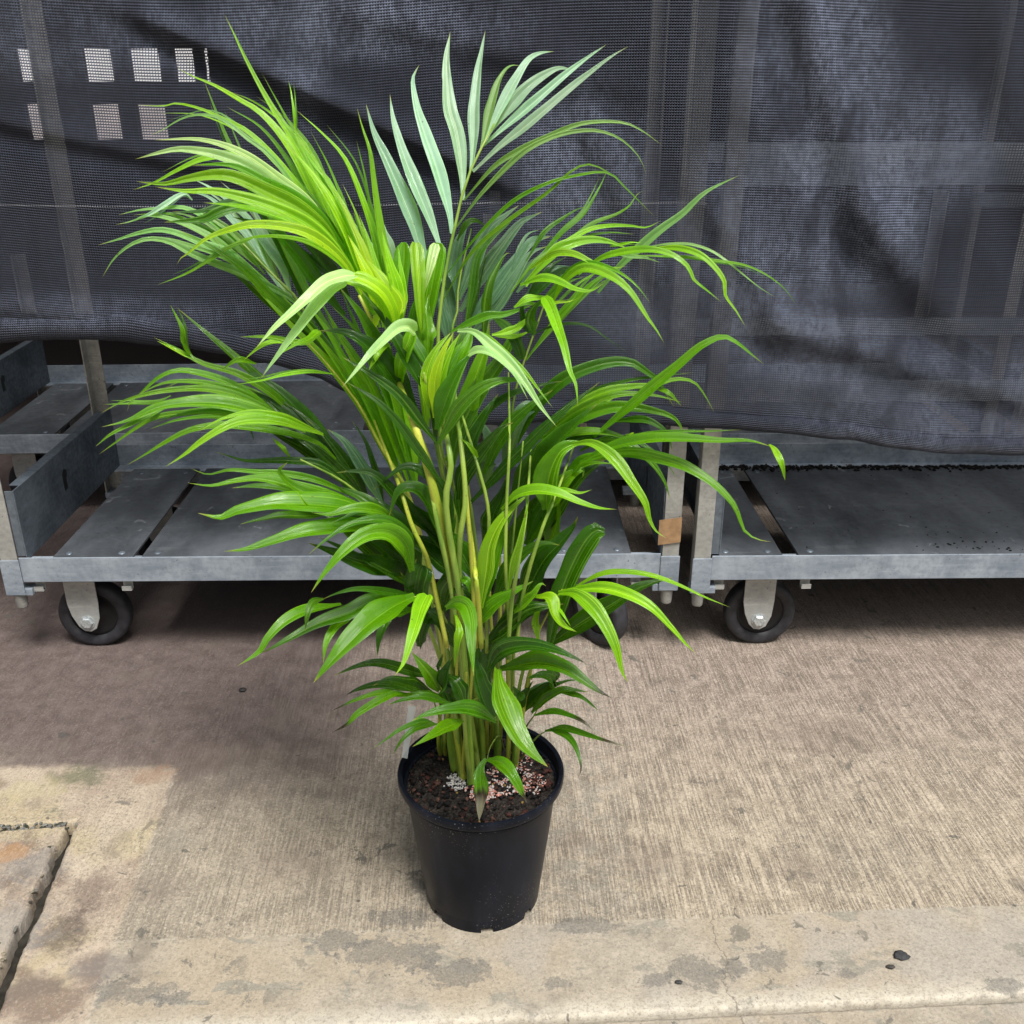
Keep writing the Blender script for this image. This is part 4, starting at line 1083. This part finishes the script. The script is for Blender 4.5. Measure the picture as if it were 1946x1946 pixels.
frond('F500,1250 F400,1420 F350,1560 990,1380 H900,820', '''
F 120 K 1.16 1.13 B r30 : 430,1560 480,1350 540,1180 620,1020 690,930 740,925
F 115 D 1.17 1.13 r35 : 430,1560 600,1450 780,1340 950,1235 1130,1180
F 34 L 1.13 1.06 : 500,1280 700,1170 850,1150 1000,1170 1150,1220 1300,1290 1450,1350
F 68 L 1.12 1.03 r30 : 500,1260 700,1240 850,1270 1000,1350 1120,1470 1190,1550 1257,1612
F 90 L 1.11 1.02 r25 : 480,1270 570,1270 660,1340 740,1450 800,1580 840,1720 875,1775
F 64 L 1.12 1.08 : 350,1290 430,1300 450,1380 500,1450 585,1490
F 20 L 1.11 1.08 : 460,1330 510,1400 550,1460
F 40 L 1.15 1.16 : 370,1560 350,1450 380,1350 470,1290
''', 1.13, .0030, MSTY)
frond('H1090,608 H1040,640 H985,700 H925,770', '''
H 42 K 1.20 1.10 t.66 : 1010,515 1120,490 1220,510 1310,550 1370,600 1425,648
H 44 K 1.18 1.08 t.70 : 1080,610 1200,595 1350,640 1470,675 1605,715
H 46 K 1.17 1.08 t.80 : 1110,600 1210,640 1270,720 1300,830 1290,890
''', 1.19, .0018)
frond('H1060,430 H1010,520 H960,600 H905,760', '''
H 62 K 1.24 1.22 : 1000,500 1080,420 1200,360 1350,372
H 66 D 1.26 1.24 : 960,480 1020,400 1100,330 1190,310
H 36 K 1.24 1.2 : 1180,375 1300,400 1410,485
H 80 T 1.27 1.26 : 980,430 1050,350 1140,300
H 60 D 1.25 1.25 : 930,470 960,380 1010,300
H 70 K 1.23 1.2 : 1120,350 1125,300 1060,270 960,290
''', 1.24, .0018, sib=0.4)
frond('E1330,1500 950,1270 S945,1380 H790,745', '''
F 98 D 1.14 1.04 t.90 r30 : 80,1710 150,1600 300,1565 450,1590 600,1650 640,1675
F 108 K 1.13 1.03 t.86 r30 : 150,1700 350,1660 500,1690 620,1765 700,1820 785,1865
H 165 M 1.10 1.0 r30 : 790,230 800,330 830,440 880,560 940,670 1010,750 1100,830
H 60 D 1.19 1.17 : 930,370 920,400 880,330
''', 1.14, .0028)
frond('H780,545 H760,460 H740,380 850,1370 H690,760', '''
H 96 K 1.13 1.06 r30 : 780,550 650,480 500,475 350,510 262,548
H 84 M 1.10 1.0 r30 : 575,545 470,590 370,650 268,706
H 36 K 1.14 1.08 : 420,570 330,550 200,600 110,660 30,716
H 42 K 1.13 1.08 : 410,570 300,590 210,660 148,757
H 56 K 1.16 1.12 : 500,440 350,400 230,415 112,450
H 36 K 1.18 1.15 : 440,390 330,375 240,377
H 120 D 1.15 1.17 : 770,550 700,400 660,250 650,100
H 100 D 1.2 1.2 : 600,480 480,340 430,250 460,130
''', 1.14, .0024)
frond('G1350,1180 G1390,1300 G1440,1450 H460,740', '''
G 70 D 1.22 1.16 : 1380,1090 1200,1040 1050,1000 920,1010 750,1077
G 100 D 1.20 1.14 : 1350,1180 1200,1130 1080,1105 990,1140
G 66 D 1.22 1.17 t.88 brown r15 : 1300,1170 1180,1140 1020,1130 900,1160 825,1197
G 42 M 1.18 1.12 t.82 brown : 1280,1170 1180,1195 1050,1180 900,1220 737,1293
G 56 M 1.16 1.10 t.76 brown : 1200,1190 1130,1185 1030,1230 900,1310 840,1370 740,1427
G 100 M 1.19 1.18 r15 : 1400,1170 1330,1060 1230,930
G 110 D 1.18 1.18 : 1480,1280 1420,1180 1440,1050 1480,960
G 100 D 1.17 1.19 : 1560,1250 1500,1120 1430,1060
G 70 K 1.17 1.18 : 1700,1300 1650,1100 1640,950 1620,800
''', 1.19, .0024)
# left front arching frond
frond('G1240,590 G1380,640 G1450,760 G1520,900 S885,1400 H630,940', '''
G 54 K 1.14 1.03 : 1260,590 1050,560 900,545 780,570 680,610
G 52 K 1.035 1.0 r15 : 690,605 630,625 595,700 580,806
G 100 K 1.13 1.02 r35 : 1250,590 1000,620 850,690 650,760 480,850 370,910 300,942
G 72 M 1.10 1.0 r35 : 800,640 580,680 450,750 350,850 300,930 163,1018
G 160 M 1.10 .98 r30 : 1250,590 1100,660 950,770 820,900 720,1010 628,1122
G 66 M 1.11 1.03 : 900,690 780,760 710,870 690,1000
G 86 K 1.16 1.08 : 1240,670 1110,690 1060,770 1030,870 1022,962
G 112 L 1.09 .99 r12 S : 1325,580 1290,650 1260,750 1220,880 1180,1000 1128,1075
G 100 M 1.10 .99 r12 : 1440,660 1500,630 1560,650 1590,750 1595,880 1612,1082
G 50 L 1.13 1.10 : 1500,700 1520,800 1510,900 1490,1030
G 150 D 1.15 1.13 B r10 : 1260,600 1270,520 1285,450 1300,400
G 90 K 1.16 1.14 : 1240,600 1220,500 1240,420 1262,360
G 130 D 1.16 1.13 B : 1420,680 1440,560 1500,490 1560,475
G 50 M 1.12 1.11 : 1530,480 1570,500 1590,575
G 110 D 1.2 1.18 : 1400,760 1300,680 1230,560 1160,440
G 100 D 1.19 1.18 : 1500,900 1430,780 1360,700 1300,660
G 140 D 1.18 1.16 : 1680,760 1640,640 1560,560 1490,520
G 110 D 1.19 1.2 : 1280,900 1300,780 1360,700 1440,640
G 90 D 1.18 1.16 : 1700,1180 1700,950 1780,800 1932,660
''', 1.12, .0034)
# left middle frond
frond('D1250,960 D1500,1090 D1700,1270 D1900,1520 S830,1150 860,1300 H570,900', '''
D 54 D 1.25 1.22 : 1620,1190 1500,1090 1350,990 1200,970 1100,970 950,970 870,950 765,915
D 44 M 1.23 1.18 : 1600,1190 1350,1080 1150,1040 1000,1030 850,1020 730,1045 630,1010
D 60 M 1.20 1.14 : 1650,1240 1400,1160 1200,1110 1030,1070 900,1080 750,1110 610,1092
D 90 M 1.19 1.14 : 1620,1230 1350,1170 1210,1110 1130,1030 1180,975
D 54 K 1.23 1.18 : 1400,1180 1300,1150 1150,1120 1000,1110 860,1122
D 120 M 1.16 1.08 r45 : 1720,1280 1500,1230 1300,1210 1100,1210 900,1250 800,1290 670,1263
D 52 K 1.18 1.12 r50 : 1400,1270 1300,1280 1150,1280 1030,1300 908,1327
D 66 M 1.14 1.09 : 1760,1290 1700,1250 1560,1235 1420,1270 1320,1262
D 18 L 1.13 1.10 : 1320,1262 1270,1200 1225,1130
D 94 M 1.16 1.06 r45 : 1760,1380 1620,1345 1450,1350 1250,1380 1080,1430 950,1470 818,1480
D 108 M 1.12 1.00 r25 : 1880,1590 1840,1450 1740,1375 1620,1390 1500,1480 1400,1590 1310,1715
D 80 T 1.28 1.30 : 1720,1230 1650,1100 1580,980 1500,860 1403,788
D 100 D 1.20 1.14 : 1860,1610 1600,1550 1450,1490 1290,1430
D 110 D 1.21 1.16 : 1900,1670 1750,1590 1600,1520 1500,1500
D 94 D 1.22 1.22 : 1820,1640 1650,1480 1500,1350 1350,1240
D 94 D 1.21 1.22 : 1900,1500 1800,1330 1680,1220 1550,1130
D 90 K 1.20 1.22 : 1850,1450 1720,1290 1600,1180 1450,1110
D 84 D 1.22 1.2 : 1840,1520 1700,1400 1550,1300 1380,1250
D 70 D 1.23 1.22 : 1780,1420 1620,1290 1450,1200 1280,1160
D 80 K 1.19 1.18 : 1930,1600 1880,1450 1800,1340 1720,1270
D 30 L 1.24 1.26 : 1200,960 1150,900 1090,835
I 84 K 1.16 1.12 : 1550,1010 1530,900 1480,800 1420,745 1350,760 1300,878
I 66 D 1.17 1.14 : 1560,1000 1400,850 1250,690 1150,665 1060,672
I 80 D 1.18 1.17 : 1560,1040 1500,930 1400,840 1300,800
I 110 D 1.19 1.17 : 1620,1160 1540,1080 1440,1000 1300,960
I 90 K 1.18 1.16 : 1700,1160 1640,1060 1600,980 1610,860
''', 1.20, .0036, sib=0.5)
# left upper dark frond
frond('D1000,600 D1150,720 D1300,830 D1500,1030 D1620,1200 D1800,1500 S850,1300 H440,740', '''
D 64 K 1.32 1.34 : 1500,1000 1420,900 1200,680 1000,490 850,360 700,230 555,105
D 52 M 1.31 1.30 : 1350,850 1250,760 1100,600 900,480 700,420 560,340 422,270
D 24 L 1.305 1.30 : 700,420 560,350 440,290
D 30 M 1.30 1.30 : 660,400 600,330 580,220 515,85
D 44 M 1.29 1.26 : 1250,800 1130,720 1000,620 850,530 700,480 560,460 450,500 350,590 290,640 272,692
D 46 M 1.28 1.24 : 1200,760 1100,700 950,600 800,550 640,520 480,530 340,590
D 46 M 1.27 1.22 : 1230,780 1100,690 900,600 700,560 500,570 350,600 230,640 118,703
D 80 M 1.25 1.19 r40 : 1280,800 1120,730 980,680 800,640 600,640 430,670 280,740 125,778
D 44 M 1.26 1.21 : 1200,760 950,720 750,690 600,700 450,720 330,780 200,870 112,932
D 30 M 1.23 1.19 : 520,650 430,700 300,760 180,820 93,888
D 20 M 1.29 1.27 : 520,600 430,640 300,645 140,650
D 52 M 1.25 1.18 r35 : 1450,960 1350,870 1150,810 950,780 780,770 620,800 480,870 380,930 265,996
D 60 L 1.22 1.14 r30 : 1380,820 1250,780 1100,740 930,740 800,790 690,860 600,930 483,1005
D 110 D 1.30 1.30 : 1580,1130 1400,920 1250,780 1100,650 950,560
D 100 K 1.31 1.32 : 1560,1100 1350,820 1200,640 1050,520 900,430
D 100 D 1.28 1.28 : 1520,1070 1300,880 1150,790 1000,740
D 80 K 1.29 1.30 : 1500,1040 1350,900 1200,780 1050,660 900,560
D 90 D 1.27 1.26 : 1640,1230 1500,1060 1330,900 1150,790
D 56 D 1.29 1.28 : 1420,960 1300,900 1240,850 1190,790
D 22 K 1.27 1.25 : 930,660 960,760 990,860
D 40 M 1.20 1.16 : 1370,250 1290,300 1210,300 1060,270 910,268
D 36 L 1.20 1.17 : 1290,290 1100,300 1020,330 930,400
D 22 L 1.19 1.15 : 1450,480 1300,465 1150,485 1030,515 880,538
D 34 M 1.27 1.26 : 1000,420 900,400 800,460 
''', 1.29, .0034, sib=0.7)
# small low leaves over the soil
frond('H725,785 H750,700 H800,640 H830,700', '''
H 90 M 1.12 1.10 t.42 r10 : 722,780 690,830 685,900 690,980 678,1160
H 88 M 1.12 1.07 t.82 r25 : 730,785 800,800 870,870 920,950 970,1048
''', 1.13, .0014)
# ------------------------------------------------------------------ canes rising out of the soil
CANES = [('E500,1290 E600,1600 E690,1932 G1470,430 S878,1180', .0058, 1, 1.10), ('E770,1480 E800,1700 G1440,30 G1500,440 S882,1180', .0042, 0, 1.09), ('E870,1500 G1560,0 G1530,200 G1520,460 S885,1200', .0038, 0, 1.10),
         ('E420,1830 G1230,150 G1300,300 G1345,430 S850,1230', .0032, 1, 1.11), ('E1230,1500 E1210,1932 F180,1100 F195,1350 F205,1620', .0024, 0, 1.12), ('F300,780 F270,1000 F235,1200 F215,1330 F190,1640', .0026, 0, 1.08), ('F460,730 F400,870 F350,1020 F310,1150 F270,1330 F240,1600', .0025, 0, 1.10),
         ('G1620,420 G1625,500 G1640,640 S915,1230', .0034, 1, 1.10), ('E640,1800 G1400,200 G1450,420 S868,1180', .0032, 0, 1.095), ('E880,1600 G1580,150 G1600,420 S905,1230', .0028, 1, 1.10), ('E960,1560 G1700,60 G1690,400 S925,1240', .0026, 0, 1.12),
         ('E640,1650 G1430,200 G1480,430 S862,1250 H505,620 H535,850', .0075, 0), ('G1500,0 G1490,250 S868,1100 885,1300 H632,950', .0068, 0), ('G1530,100 G1520,460 890,1250 H690,560 H700,785', .0052, 0),
         ('G1340,420 S845,1200 H430,640 H450,745', .0036, 1), ('G1620,450 G1625,620 895,1300 H590,700 H575,915', .0036, 1), ('900,1120 930,1300 H790,640 H785,770', .0060, 0),
         ('960,1150 965,1280 H860,620 H852,820', .0042, 1), ('1000,1250 985,1320 H905,680 H890,835', .0042, 0), ('905,1150 915,1300 H725,560 H720,740', .0038, 1),
         ('870,1180 868,1320 H560,640 H590,800', .0034, 1), ('1010,1290 H985,250 H940,480 H880,830', .0034, 1), ('930,1120 H770,300 H760,560 H750,700', .0038, 1),
         ('S950,1000 H810,250 H815,500 H800,760', .0030, 1), ('H520,300 H490,480 H470,640 H470,760', .0034, 1), ('H600,250 H590,450 H620,700 H610,900', .0034, 1), ('H550,300 H570,500 H650,700 H660,800', .0036, 0)]
for st, r, y, *front in CANES:
    pp = [S(t) for t in st.split()]; P = []
    if front:
        (ax_, ay_), (bx_, by_) = pp[0], pp[1]; ll_ = math.dist(pp[0], pp[1]); pp = [(ax_+(ax_-bx_)/ll_*130 - 8, ay_+(ay_-by_)/ll_*130)] + pp
               # upper lengths of stem seen in front of the dark inner leaves; they sink back into the clump below
        # (they rise on into the foliage)
        for i, (x, yv) in enumerate(pp): P.append(gy(x, yv, front[0] + .10*max(0, i/(len(pp)-1)-.6) + (.16 if i == 0 else .02 if i == 1 else 0)) - PC)
        bm = bmesh.new(); tube(bm, catmull(P, 24), (lambda t, r=r: r*(.45+.55*min(1, t*1.6))), 12)
        obj('cane', bm, MSTY if y else MSTG, palm, smooth=True); continue
    base = gz(*pp[-1], SZ)
    for i, (x, yv) in enumerate(pp):
        t = i/(len(pp)-1); P.append(gy(x, yv, base.y*t + 1.235*(1-t)) - PC)
    P[-1].z = SZ-.01
    bm = bmesh.new(); tube(bm, catmull(P, 24), (lambda t, r=r: r*(.55+.45*t)), 12)
    obj('cane', bm, MSTY if y else MCANE, palm, smooth=True)
